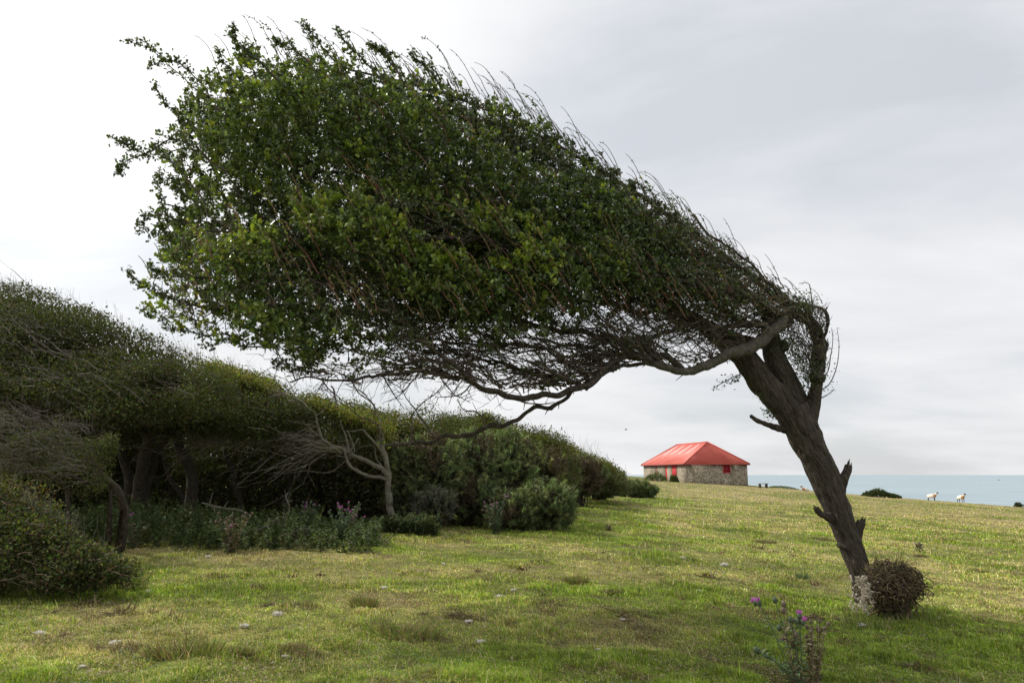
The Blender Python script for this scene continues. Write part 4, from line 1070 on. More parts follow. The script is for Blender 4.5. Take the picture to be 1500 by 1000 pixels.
hedge("hedge_thorn", [(790, 640), (830, 650), (870, 665), (905, 686), (930, 706), (930, 722), (860, 726), (800, 724), (780, 690)], 33.0, 2.0, 34000, .075, np.concatenate([GRN, BRN]), "brown-tinged thorn bush on the lower hedge slope before the barn", "hedge", 15,
      [(792, 641), (830, 651), (870, 666), (905, 687), (890, 694), (830, 672)])

# gorse
GOR = np.array([(.12, .155, .06), (.155, .195, .075), (.09, .12, .048), (.21, .245, .10)])
def gorse(px, py, depth, rx, ry, label, nt=260, cols=GOR, spike=(.05, .12), dead=.25, seed=0, name="gorse_bush", group=None, low=False):
    """a bush of spiny tufts; rx, ry in photo pixels"""
    c = P(px, py, depth); R3 = np.array([rx*depth/F, min(rx*depth/F, 1.2), ry*depth/F])
    gz = float(H(c[0:1], c[1:2])[0])
    t = thing(name, (c[0], c[1], gz), label, "gorse" if name == "gorse_bush" else "bush", group)
    mb = MB()
    d0 = rdir(nt); d0[:, 1] = np.where(rng.random(nt) < .5, -np.abs(d0[:, 1]), d0[:, 1]); 
    bumps = .72 + .55*fbm(d0, 1.9, 500+seed, 3)
    shellr = np.where(rng.random(nt) < .7, 1, rng.uniform(.55, .95, nt))
    o = c + d0*R3*(bumps*shellr)[:, None]
    o[:, 2] = np.maximum(o[:, 2], H(o[:, 0], o[:, 1]) + .03)
    depth_ = min(depth, 24); od = unit(d0*.7 + np.array([-.1, 0, .55]) + rdir(nt)*.25)
    K = 46
    tuft = np.repeat(np.arange(nt), K); a_ = rng.random(nt*K); ln = rng.uniform(.10, .24, nt)*depth_/19
    q = o[tuft] + od[tuft]*(a_*ln[tuft])[:, None]
    dv = unit(od[tuft]*.55 + rdir(nt*K))
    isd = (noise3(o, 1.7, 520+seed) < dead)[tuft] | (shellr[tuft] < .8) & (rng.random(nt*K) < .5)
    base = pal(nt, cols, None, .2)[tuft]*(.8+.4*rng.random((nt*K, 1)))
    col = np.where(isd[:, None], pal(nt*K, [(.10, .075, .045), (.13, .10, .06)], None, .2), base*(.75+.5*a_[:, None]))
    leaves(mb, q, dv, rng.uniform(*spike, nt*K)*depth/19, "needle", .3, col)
    mb.build("spines", M_GORSE, t)
    mb = MB(); ns_ = 90
    b0 = np.tile(np.array([c[0], c[1], gz-.05]), (ns_, 1)) + rng.normal(0, .15, (ns_, 3))*np.array([R3[0], .5, 0])
    e0 = c + (rdir(ns_)*R3*.7); e0[:, 2] = np.maximum(e0[:, 2], gz+.1)
    sticks(mb, b0, e0, .015, .006, 4, pal(ns_, TW)); 
    e1 = e0 + unit(e0-c + rdir(ns_)*.3)*.35
    sticks(mb, e0, e1, .006, .003, 4, pal(ns_, TW)); mb.build("stems", M_TWIG, t)
    # soft dim leaves inside so that the bush is not see-through
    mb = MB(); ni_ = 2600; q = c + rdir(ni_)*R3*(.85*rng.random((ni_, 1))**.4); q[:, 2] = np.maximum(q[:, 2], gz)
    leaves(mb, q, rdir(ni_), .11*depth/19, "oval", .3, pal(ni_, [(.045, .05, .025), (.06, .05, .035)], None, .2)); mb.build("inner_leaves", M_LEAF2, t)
    return t
gorse(628, 700, 18.6, 52, 55, "tall dark gorse bush just right of the dead tree trunk", 520, seed=1, dead=.36)
gorse(602, 735, 18.0, 30, 32, "low dark gorse bush close behind the foot of the dead tree", 240, GOR*.75, seed=9, dead=.45)
gorse(690, 690, 19.6, 46, 50, "tall grey-green gorse bush with pale tufted tops in the middle of the hedge", 460, GOR*1.15, seed=2)
gorse(740, 680, 20.5, 42, 44, "pale-tipped gorse bush standing behind the low front gorse", 400, GOR*1.2, seed=3)
gorse(690, 735, 18.8, 40, 28, "shaded brownish gorse bush under the tall grey-green one", 260, GOR*.8, seed=10, dead=.5)
gorse(782, 694, 22.5, 42, 36, "rounded olive gorse bush behind the right end of the front gorse", 320, GOR*np.array([1.1, .95, .7]), seed=4, dead=.45)
gorse(800, 742, 18.6, 40, 30, "low front gorse bush with a bluish dome that casts a shadow on the turf", 420, GOR*1.0, seed=5, dead=.1)
gorse(752, 752, 18.3, 34, 27, "low gorse bush mixed with purple thistles at the front of the hedge", 300, GOR*.9, seed=6, dead=.2)
gorse(878, 706, 36, 36, 18, "dark gorse bush on the far slope of the hedge", 300, GOR*.8, (.06, .13), seed=7)
gorse(925, 719, 42, 30, 9, "dark gorse bush at the tip of the hedge beside the barn", 320, GOR*.8, (.06, .13), seed=8, dead=.05)
gorse(845, 700, 30, 36, 26, "brownish gorse bush on the lower hedge behind the open turf", 300, GOR*.85, (.06, .13), seed=12, dead=.5)
gorse(637, 744, 17.4, 26, 22, "small grey dry-leaved bush in front of the tall dark gorse", 220, np.array([(.10, .11, .075), (.13, .13, .09)]), (.04, .09), seed=11, dead=.3, name="dry_bush")

# ------------------------------------------------------------------ the bleached dead tree
DD = g1(575, 776)[1]
_limb = limb
dt = thing("dead_tree", g1(577, 776), "grey barkless dead tree with bare limbs reaching left, at the edge of the wood", "tree")
def dl(name, pts, sides=12, n=8, amp=.15, seed=0, m=M_DEAD, ridge=.04):
    mb = MB(); p, r = limb(mb, [(a, b_, DD+o, w_*.54) for a, b_, o, w_ in pts], n, sides, amp*2, 14, ridge, seed, wig=.09)
    return mb, p, r
mb, p, r = dl("trunk", [(581, 784, 0, 30), (577, 768, 0, 22), (572, 740, 0, 20), (568, 705, 0, 19), (566, 680, 0, 17), (563, 660, 0, 14), (558, 648, 0, 11)], 28, 10, .16, 1, ridge=.07)
k = 10; o_ = rdir(k)*.07; sticks(mb, p[-1]+o_, p[-1]+o_*.9+np.stack([rng.uniform(-.1, .02, k), np.zeros(k), rng.uniform(.05, .26, k)], 1), .03, .003, 5)
mb.build("trunk", M_DEAD, dt, True)
segD = []
for sd_, pts in enumerate([
    [(571, 700, 0, 17), (556, 686, -.05, 17), (538, 674, -.1, 16), (518, 668, -.2, 15), (500, 660, -.3, 14), (482, 650, -.4, 13), (470, 638, -.45, 11), (465, 622, -.5, 10), (462, 606, -.5, 8), (450, 596, -.5, 7), (434, 586, -.5, 4), (415, 575, -.5, 2)],
    [(568, 702, -.02, 13), (548, 697, -.1, 13), (528, 692, -.2, 12), (514, 684, -.3, 11), (506, 672, -.3, 10), (500, 660, -.35, 8)],
    [(512, 664, -.25, 9), (505, 640, -.2, 7), (498, 615, -.2, 7), (492, 590, -.2, 6), (488, 574, -.2, 5), (483, 566, -.2, 5)],
    [(482, 650, -.4, 9), (460, 648, -.5, 7), (440, 644, -.6, 7), (424, 638, -.7, 6), (404, 642, -.8, 6), (386, 642, -.9, 5), (366, 634, -1, 4), (345, 640, -1, 3), (322, 652, -1.1, 3), (300, 645, -1.1, 2)],
    [(500, 664, -.35, 10), (488, 658, -.45, 11), (476, 657, -.5, 9), (468, 660, -.5, 6)],
    [(563, 668, 0, 11), (552, 652, -.05, 9), (540, 638, -.1, 9), (528, 629, -.1, 7), (512, 632, -.15, 4), (503, 630, -.15, 3)],
    [(565, 690, 0, 6), (552, 672, .1, 4), (548, 655, .1, 4), (530, 655, .1, 3), (520, 660, .1, 2)],
    [(564, 655, 0, 6), (558, 630, 0, 5), (556, 610, .05, 4), (548, 596, .1, 4), (530, 575, .1, 3), (505, 560, .1, 2)],
    [(512, 664, -.3, 5), (520, 648, -.3, 4), (526, 640, -.3, 4)], [(520, 662, -.3, 4), (514, 645, -.3, 4), (508, 632, -.3, 3)],
    [(462, 610, -.5, 4), (472, 600, -.5, 3), (476, 590, -.5, 2)],
    [(455, 655, -.5, 5), (430, 668, -.6, 4), (405, 680, -.7, 3), (388, 690, -.8, 3)]]):
    mb, p, r = dl("limb", pts, 12, 8, .16, 20+sd_); mb.build("limb", M_DEAD, dt, True); segD.append((p, r))
mb = MB()
left = np.concatenate([segD[0][0][20:], segD[3][0][2:], segD[3][0][2:], segD[4][0]])
st = left[rng.integers(0, len(left), 190)]
mv = unit(np.stack([-np.ones(190), rng.normal(0, .25, 190), rng.normal(.03, .30, 190)], 1))
A = strands(st, 26, .085, mv, rng.uniform(.005, .014, 190), .0035, .34)
k = rng.choice(len(A[0]), 420, p=A[2]/A[2].sum()); B = strands(A[1][k], 8, .06, unit(unit(A[1][k]-A[0][k])+rdir(420)*.6), A[3][k]*.7, .003, .4)
C0 = strands(segD[7][0][rng.integers(8, len(segD[7][0]), 10)], 14, .07, unit(rdir(10)+np.array([-.4, 0, .8])), .008, .003, .3)
for S_ in (A, B, C0): sticks(mb, S_[0], S_[1], S_[2], S_[3], 4, pal(len(S_[0]), GRY*1.1, None, .1))
mb.build("twigs", M_TWIG, dt)
mb = MB(); m_ = 700; t = rng.random((m_, 1)); q = P(468, 656, DD-.5)*(1-t) + P(500, 662, DD-.4)*t + rng.normal(0, .03, (m_, 3)) - np.array([0, .05, -.03])
leaves(mb, q, rdir(m_), .03, "needle", .5, pal(m_, [(.20, .21, .09), (.25, .24, .13)])); mb.build("moss", M_LEAF2, dt)

# fallen wood
def branch(label, pts, m=M_DEAD, off=.03, cols=None):
    c = catmull(np.array(pts, float), 6); p = P(c[:, 0], c[:, 1], c[:, 2]); r_ = .3*c[:, 3]*c[:, 2]/F
    t = thing("fallen_branch", p[0]-np.array([0, 0, r_[0]]), label, "branch")
    mb = MB(); tube(mb, p, r_, 10, .2, 14, 3, .05); mb.build("stick", m, t, True)
    mb = MB(); n = 6; k = rng.integers(2, len(p)-1, n); dv = unit(rdir(n)+unit(p[-1]-p[0])*.8); sticks(mb, p[k], p[k]+dv*rng.uniform(.1, .3, (n, 1)), r_[k]*.6, .004, 5, pal(n, GRY)); mb.build("twigs", M_TWIG, t)
branch("pale fallen log lying in the nettles of the dark hollow", [(296, 736, 15, 4), (312, 741, 15, 6), (330, 745, 15, 7), (350, 747, 15, 6), (368, 755, 15, 3)])
branch("crooked pale dead stick standing up from the nettles", [(414, 776, 14.2, 4), (420, 758, 14.2, 4), (424, 742, 14.2, 3), (419, 728, 14.2, 4), (422, 722, 14.2, 2)])
branch("fallen grey stick lying on the turf edge below the standing stick", [(417, 786, 13.4, 4), (432, 779, 13.5, 5), (446, 775, 13.6, 4), (454, 773, 13.7, 3)])
branch("dark fallen stick leaning low among the nettles", [(372, 780, 13.8, 4), (386, 772, 13.8, 5), (400, 762, 13.9, 3), (408, 757, 14, 2)])
branch("flat rotting branch on the turf before the dead tree", [(545, 798, float(g1(545, 799)[1]), 4), (562, 797, float(g1(562, 798)[1]), 6), (580, 797, float(g1(580, 798)[1]), 3)])

# nettles
mb = MB(); ns_ = 1500
bx = rng.uniform(60, 640, ns_); bdp = 12.9 + 4.2*rng.random(ns_) 
bdp = np.where(bx > 560, np.maximum(bdp, 15.8), bdp)
b3 = np.stack([ray(bx, 700+0*bx)[:, 0]*bdp, bdp, 0*bx], 1); b3[:, 2] = H(b3[:, 0], b3[:, 1])
hh = rng.uniform(.25, .62, ns_)*(.55+.9*noise3(b3, .6, 77))*np.where((bx > 470), .6, 1)
keepb = (noise3(b3, .5, 71) > .30) & ~((bdp < 13.6) & (noise3(b3, 1.1, 73) < .45)); b3 = b3[keepb]; hh = hh[keepb]; ns_ = len(b3)
ln_ = rng.normal(0, .12, (ns_, 3)); ln_[:, 2] = 0
tp_ = b3 + ln_*hh[:, None]*2 + np.array([0, 0, 1])*hh[:, None]
sticks(mb, b3, tp_, .004, .002, 3, np.array([.06, .09, .03]))
K = 30; si = np.repeat(np.arange(ns_), K); a_ = rng.random(ns_*K)**.7
q = b3[si] + (tp_-b3)[si]*a_[:, None]; dv = rdir(ns_*K)*np.array([1, 1, .35]) - np.array([0, 0, .1])
leaves(mb, q, dv, (.095*(1.1-.6*a_))*rng.uniform(.6, 1.2, ns_*K), "oval", .75, pal(ns_*K, [(.09, .13, .055), (.12, .16, .075), (.07, .10, .04), (.15, .15, .08)], None, .2))
tag(mb.build("nettles", M_LEAF2), "green nettles and weeds growing along the foot of the wood", None, None, "stuff")

# the bramble mound at the left edge
BM = [(-90, 662), (-20, 690), (10, 706), (45, 732), (78, 756), (105, 780), (140, 802), (172, 822), (188, 838), (180, 848), (120, 856), (40, 866), (-90, 880)]
dbm = lambda x, y: 8.7 + (850-y)/150*.9 + 0*x
bb = thing("bramble_mound", g1(60, 858), "dense mound of green and rusty brambles at the left edge of the turf", "bramble")
crown_mass(bb, BM, dbm, .8, 60000, .040, np.array([(.065, .09, .027), (.05, .072, .023), (.12, .13, .035), (.10, .068, .035), (.042, .042, .027), (.075, .055, .035)]), seed=21, gap=.40, gsc=2.3, rag=34, warp=.28, shell=.55, wts=[3, 3, 1.6, 1.2, 2, 1.5])
crown_mass(bb, [(-90, 660), (-20, 688), (10, 704), (45, 730), (78, 754), (105, 778), (140, 800), (130, 806), (70, 772), (10, 732), (-90, 700)], dbm, .7, 3000, .034, np.array([(.12, .14, .032), (.13, .10, .035), (.10, .13, .032), (.14, .07, .03)]), seed=22, gap=.42, gsc=1.8, edge=20, name="top_leaves")  # yellower and rusty leaves along the upper edge
surface_twigs(bb, BM, dbm, .8, 70, .45, .003, np.array([(.16, .10, .07), (.22, .17, .12), (.12, .07, .05)]), main=(.6, -.2, -.1), wand=.3, nseg=9, name="stems")
surface_twigs(bb, [(-20, 688), (45, 730), (105, 778), (172, 820), (165, 828), (50, 750), (-20, 705)], dbm, .5, 80, .30, .003, GRY, main=(-.1, 0, 1), wand=.18, nseg=7, name="shoots")
# ------------------------------------------------------------------ the red-roofed stone barn
bdir = np.array([-.213, .977, 0]); rdir_ = np.array([.977, .213, 0])      # along the barn, across it
BO = np.array([23.1, 104.0, 0]); BW, BL = 9.13, 14.6
zE = 1.6 + 1.39; zR = zE + 2.95
def bp_(a, l, z): return BO + rdir_*a + bdir*l + np.array([0, 0, z])
barn = thing("stone_barn", (*(BO + rdir_*BW/2 + bdir*BL/2)[:2], 0), "low flint barn with a faded red hipped roof and red doors on the clifftop", "barn")
def stone_mat(name, cols, scale):
    m, nt, b, out = mat(name)
    tc = N(nt, "ShaderNodeTexCoord")
    vo = N(nt, "ShaderNodeTexVoronoi"); vo.inputs["Scale"].default_value = scale; nt.links.new(tc.outputs["Object"], vo.inputs["Vector"])
    ve = N(nt, "ShaderNodeTexVoronoi", feature="DISTANCE_TO_EDGE"); ve.inputs["Scale"].default_value = scale; nt.links.new(tc.outputs["Object"], ve.inputs["Vector"])
    bw = N(nt, "ShaderNodeSeparateColor"); nt.links.new(vo.outputs["Color"], bw.inputs[0])
    c = ramp(nt, bw.outputs[0], cols)
    e = ramp(nt, ve.outputs["Distance"], [(0, (0, 0, 0)), (.12, (1, 1, 1))])
    c = mixc(nt, e, (.34, .29, .21), c)
    n2 = N(nt, "ShaderNodeTexNoise"); n2.inputs["Scale"].default_value = .8; n2.inputs["Detail"].default_value = 5; nt.links.new(tc.outputs["Object"], n2.inputs["Vector"])
    c = mixc(nt, 1.0, c, ramp(nt, n2.outputs[0], [(.3, (.75, .75, .72)), (.7, (1.15, 1.12, 1.08))]), "MULTIPLY")
    nt.links.new(c, b.inputs["Base Color"]); b.inputs["Roughness"].default_value = .85
    bp = N(nt, "ShaderNodeBump"); bp.inputs["Strength"].default_value = .6; bp.inputs["Distance"].default_value = .05
    nt.links.new(ve.outputs["Distance"], bp.inputs["Height"]); nt.links.new(bp.outputs[0], b.inputs["Normal"])
    return m
M_FLINT = stone_mat("flint_wall", [(0, (.07, .06, .05)), (.4, (.18, .15, .11)), (.7, (.33, .28, .21)), (1, (.50, .45, .37))], 8.5)
def roof_mat(name, base, pale):
    m, nt, b, out = mat(name)
    tc = N(nt, "ShaderNodeTexCoord")
    n1 = N(nt, "ShaderNodeTexNoise"); n1.inputs["Scale"].default_value = .7; n1.inputs["Detail"].default_value = 7; nt.links.new(tc.outputs["Object"], n1.inputs["Vector"])
    n2 = N(nt, "ShaderNodeTexNoise"); n2.inputs["Scale"].default_value = 3; n2.inputs["Detail"].default_value = 6
    mp = N(nt, "ShaderNodeMapping"); mp.inputs["Scale"].default_value = (1, 1, .3); nt.links.new(tc.outputs["Object"], mp.inputs[0]); nt.links.new(mp.outputs[0], n2.inputs["Vector"])
    c = ramp(nt, n1.outputs[0], [(.3, base), (.7, pale)])
    c = mixc(nt, ramp(nt, n2.outputs[0], [(.55, (0, 0, 0)), (.75, (.45, .45, .45))]), c, tuple(.6*x for x in base))
    nt.links.new(c, b.inputs["Base Color"]); b.inputs["Roughness"].default_value = .5
    return m
M_ROOF = roof_mat("faded_red_sheet", (.46, .066, .042), (.57, .12, .082))
M_RED = plain_mat("red_paint", (.62, .04, .05), (.5, .035, .04), .45, 6, .05)
M_SHUT = plain_mat("dark_red_paint", (.28, .015, .025), (.2, .012, .02), .5, 8, .1)
M_LINTEL = plain_mat("dark_red_board", (.25, .05, .045), (.2, .04, .04), .6, 8, .1)
M_DARK = plain_mat("shadowy_inside", (.03, .028, .025), (.02, .02, .02), .9, 8, .1)
M_SKYL = plain_mat("clear_roof_sheet", (.78, .76, .74), (.68, .62, .6), .35, 10, .02)
# walls: four slabs with real openings on the lit long side and one in the end wall
def slab(mb, a0, l0, a1, l1, z0, z1, th, inward):
    """vertical wall piece from (a0,l0) to (a1,l1), thickness th towards 'inward' (2-vector in a,l)"""
    ia, il = inward
    q = [bp_(a0, l0, z0), bp_(a1, l1, z0), bp_(a1+ia*th, l1+il*th, z0), bp_(a0+ia*th, l0+il*th, z0)]
    q += [v + np.array([0, 0, z1-z0]) for v in q]
    mb.add(np.array(q), [[[0, 3, 2, 1], [4, 5, 6, 7], [0, 1, 5, 4], [1, 2, 6, 5], [2, 3, 7, 6], [3, 0, 4, 7]]])
zb = -1.6
mb = MB(); T_ = .45
def long_wall(mb, a, inward, openings):
    l = .0; 
    for (o0, o1, zb_, zt_) in openings:
        slab(mb, a, l, a, o0, zb, zE, T_, inward)
        if zt_ < zE: slab(mb, a, o0, a, o1, zt_, zE, T_, inward)
        if zb_ > zb: slab(mb, a, o0, a, o1, zb, zb_, T_, inward)
        l = o1
    slab(mb, a, l, a, BL, zb, zE, T_, inward)
OPN = [(2.55, 4.4, zb, zE-.12), (5.9, 6.6, zb, zE-.12), (9.6, 10.1, zb, zE-.12)]
long_wall(mb, 0, (1, 0), OPN); long_wall(mb, BW, (-1, 0), [])
WX0, WX1, WZ0, WZ1 = 5.55, 6.6, 1.75, zE-.10
for (x0, x1, z0, z1) in ((T_, WX0, zb, zE), (WX1, BW-T_, zb, zE), (WX0, WX1, zb, WZ0), (WX0, WX1, WZ1, zE)):
    slab(mb, x0, 0, x1, 0, z0, z1, T_, (0, 1))
slab(mb, T_, BL, BW-T_, BL, zb, zE, T_, (0, -1))
wall = mb.build("wall", M_FLINT, barn)
def boxat(name, a0, a1, l0, l1, z0, z1, m, parent):
    mb = MB(); slab(mb, a0, l0, a1, l0, z0, z1, l1-l0, (0, 1)); return mb.build(name, m, parent)
# the big planked door, the two narrow red posts, and the shutter
dgz = float(H(*[np.array([v]) for v in bp_(0, 3.4, 0)[:2]])[0])
door = boxat("door", .10, .18, 3.05, 4.36, dgz-.1, zE-.14, M_RED, barn)
mb = MB()
for k in range(4): slab(mb, .072, 3.08+.33*k, .072, 3.36+.33*k, dgz, zE-.16, .024, (1, 0))
mb.build("plank", M_RED, door)
boxat("door_post", .04, .22, 2.58, 2.86, dgz-.2, zE-.14, M_LINTEL, barn)
boxat("narrow_door", .08, .2, 5.94, 6.56, dgz-.2, zE-.14, M_RED, barn); boxat("narrow_door", .08, .2, 9.62, 10.08, dgz-.2, zE-.14, M_LINTEL, barn)
boxat("shade_panel", 3.0, 3.1, .6, BL-.6, zb, zE-.3, M_DARK, barn)  # dark sheet added behind the openings, stands in for the unlit interior
mb = MB(); slab(mb, WX0-.0, .06, WX1, .06, WZ0, WZ1, .05, (0, 1)); sh_ = mb.build("window", M_SHUT, barn)
mb = MB()
for (x0, x1, z0, z1) in ((WX0+.002, WX0+.09, WZ0, WZ1), (WX1-.09, WX1-.002, WZ0, WZ1), (WX0+.09, WX1-.09, WZ0+.002, WZ0+.10)): slab(mb, x0, -.035, x1, -.035, z0, z1, .06, (0, 1))
mb.build("frame", M_RED, sh_)
mb = MB()
for k in range(6):
    z = WZ0+.16+k*.15; slab(mb, WX0+.1, .02, WX1-.1, .02, z, z+.05, .03, (0, 1))
mb.build("slat", M_SHUT, sh_)
# hipped roof: corrugated sheets as real geometry
OH = .28; HIP = 2.3
eav = {"a0": -OH, "a1": BW+OH, "l0": -OH, "l1": BL+OH}
drp = zR - zE
slope = drp/(BW/2)
zEo = zE - OH*slope*.0 - .05
R1, R2 = bp_(BW/2, HIP, zR), bp_(BW/2, BL-HIP, zR)
e00, e10, e11, e01 = bp_(-OH, -OH, zEo), bp_(BW+OH, -OH, zEo), bp_(BW+OH, BL+OH, zEo), bp_(-OH, BL+OH, zEo)
def sheet(mb, A, B, Cc, D, pitch=.12, amp=.018, n_up=2):
    """corrugated quad/triangle: eave A->B, ridge D->C"""
    A, B, Cc, D = map(np.asarray, (A, B, Cc, D)); W = np.linalg.norm(B-A); n = int(W/pitch*4)
    nn = unit(np.cross(B-A, (D+Cc)/2-A)); nn = nn if nn[2] > 0 else -nn
    e = unit(B-A); up = unit(np.cross(nn, e)); up = up if up[2] > 0 else -up
    hgt = np.dot((D+Cc)/2-A, up); sD = np.dot(D-A, e); sC = np.dot(Cc-A, e)
    s = np.linspace(0, W, n+1)
    top = np.where(s < sD, s/max(sD, 1e-6), np.where(s > sC, (W-s)/max(W-sC, 1e-6), 1.0))*hgt
    z = amp*np.sin(2*PI*s/pitch)
    lo = A + s[:, None]*e + z[:, None]*nn; hi = A + s[:, None]*e + top[:, None]*up + z[:, None]*nn
    v = np.concatenate([lo, hi, lo-nn*.05, hi-nn*.05]); m = n+1; i = np.arange(n)
    mb.add(v, [np.concatenate([np.stack([i, i+1, m+i+1, m+i], 1), np.stack([2*m+i, 3*m+i, 3*m+i+1, 2*m+i+1], 1), np.stack([i, 2*m+i, 2*m+i+1, i+1], 1)])])
    return e, up, nn, hgt
mb = MB(); E1 = sheet(mb, e00, e01, R2, R1); sheet(mb, e10, e11, R2, R1); sheet(mb, e00, e10, R1, R1); sheet(mb, e01, e11, R2, R2)
roof = mb.build("roof", M_ROOF, barn)
mb = MB()
for a_, b_ in ((R1, R2), (R1, e00), (R1, e10), (R2, e01), (R2, e11)):
    v = np.array([0, 0, .03]); tube(mb, np.array([a_+v, b_+v]), np.array([.09, .09]), 8)
mb.build("ridge_cap", M_ROOF, roof, True)
mb = MB()
for a_, b_ in ((e00, e10), (e10, e11), (e11, e01), (e01, e00)): tube(mb, np.array([a_-[0, 0, .07], b_-[0, 0, .07]]), np.array([.07, .07]), 8)
mb.build("gutter", M_LINTEL, roof, True)
e, up, nn, hgt = E1
for k in range(4):                                           # translucent strips in the long slope
    s0 = 4.1 + k*2.45; u0, u1 = hgt*.48, hgt*.93
    q = [e00 + e*s0 + up*u0 + nn*.035, e00 + e*(s0+.32) + up*u0 + nn*.035, e00 + e*(s0+.32) + up*u1 + nn*.035, e00 + e*s0 + up*u1 + nn*.035]
    q += [v - nn*.03 for v in q]
    mb = MB(); mb.add(np.array(q), [[[0, 1, 2, 3], [4, 7, 6, 5], [0, 4, 5, 1], [1, 5, 6, 2], [2, 6, 7, 3], [3, 7, 4, 0]]]); mb.build("skylight", M_SKYL, roof)

def leafy_clump(name, px0, px1, depth, h, n, size, cols, label, cat, name2="foliage", zoff=0, dy=.8, taper=True, y_at=None):
    xa, xb = ray(px0, 700)[0]*depth, ray(px1, 700)[0]*depth
    gz = float(H(np.array([(xa+xb)/2]), np.array([depth]))[0])
    t = thing(name, ((xa+xb)/2, depth, gz), label, cat)
    u = rng.uniform(-1, 1, n); v = rng.uniform(-1, 1, n)
    x = (xa+xb)/2 + u*(xb-xa)/2; y = depth + v*dy
    prof = np.sqrt(np.maximum(0, 1-u*u*.9))*np.sqrt(np.maximum(0, 1-v*v)) * (.65+.7*noise3(np.stack([x, y], 1), .35*8/max(xb-xa, 1), int(px0)))
    z = H(x, y) + h*prof*np.maximum(rng.random(n), .55*rng.random(n)+.3)
    q = np.stack([x, y, z], 1)
    mb = MB(); leaves(mb, q, rdir(n)+np.array([0, 0, .4]), rng.uniform(.6, 1.4, n)*size, "oval", .4, pal(n, cols, None, .22)); mb.build(name2, M_LEAF2, t)
    mb = MB(); k = rng.integers(0, n, 80); b0 = q[k].copy(); b0[:, 2] = H(b0[:, 0], b0[:, 1]); b0[:, 0] = b0[:, 0]*.7+.3*(xa+xb)/2; sticks(mb, b0, q[k], .02, .008, 4, pal(80, TW)); mb.build("stems", M_TWIG, t)
    return t
leafy_clump("shrub", 946, 976, 101.5, 1.15, 1200, .16, GRN*1.2, "straggly green weeds against the lit side of the barn", "shrub")
leafy_clump("shrub", 982, 993, 102.5, 1.0, 900, .2, GRN*.8, "small round dark shrub beside the barn's red door", "shrub", dy=.5)
leafy_clump("shrub", 1264, 1314, 84, .7, 3600, .16, GRN*.65, "low dark shrub on the skyline of the field, right of the leaning trunk", "shrub")
leafy_clump("shrub", 1483, 1492, 77, .5, 500, .12, GRN*.6, "tiny dark shrub at the far right end of the field's edge", "shrub", dy=.3)
leafy_clump("shrub", 1128, 1172, 108, .28, 1200, .1, GRN, "thin strip of low scrub along the field's edge right of the barn", "shrub")

# bench on the skyline
bx_ = g1(1118, 714); bz = bx_[2]
bt = thing("picnic_bench", bx_, "small dark bench on the skyline just right of the barn", "bench")
M_WOODD = plain_mat("dark_weathered_wood", (.07, .06, .05), (.045, .04, .035), .8, 12)
mb = MB(); mb.box(bx_+np.array([0, 0, .52]), (1.25, .5, .09)); mb.build("seat", plain_mat("pale_weathered_wood", (.35, .34, .32), (.28, .27, .25), .8, 12), bt)
for sx in (-.42, .42):
    mb = MB(); mb.box(bx_+np.array([sx, 0, .20]), (.22, .4, .54)); mb.build("leg", M_WOODD, bt)

# ------------------------------------------------------------------ sheep
def sheep_mat():
    m, nt, b, out = mat("sheep_coat")
    a = N(nt, "ShaderNodeAttribute", attribute_name="Col"); nt.links.new(a.outputs["Color"], b.inputs["Base Color"])
    b.inputs["Roughness"].default_value = .95; b.inputs["Specular IOR Level"].default_value = .1
    tc = N(nt, "ShaderNodeTexCoord"); n1 = N(nt, "ShaderNodeTexNoise"); n1.inputs["Scale"].default_value = 30; nt.links.new(tc.outputs["Object"], n1.inputs["Vector"])
    bp = N(nt, "ShaderNodeBump"); bp.inputs["Strength"].default_value = .5; bp.inputs["Distance"].default_value = .03; nt.links.new(n1.outputs[0], bp.inputs["Height"]); nt.links.new(bp.outputs[0], b.inputs["Normal"])
    return m
M_SHEEP = sheep_mat()
def ell(mb, c, r, seed, col, amp=.15):
    n1_, n2_ = 20, 13
    th = np.linspace(0, 2*PI, n1_, endpoint=False); ph = np.linspace(.02, PI-.02, n2_)
    T, Ph = np.meshgrid(th, ph); d = np.stack([np.sin(Ph)*np.cos(T), np.sin(Ph)*np.sin(T), np.cos(Ph)], -1).reshape(-1, 3)
    v = np.array(c) + d*np.array(r)*(1+(fbm(d, 2.6, seed)-.5)[:, None]*amp*2)
    i = np.arange(n2_-1)[:, None]*n1_; j = np.arange(n1_)[None]; k = (j+1) % n1_
    mb.add(v, [np.stack([i+j, i+n1_+j, i+n1_+k, i+k], -1).reshape(-1, 4)], col)
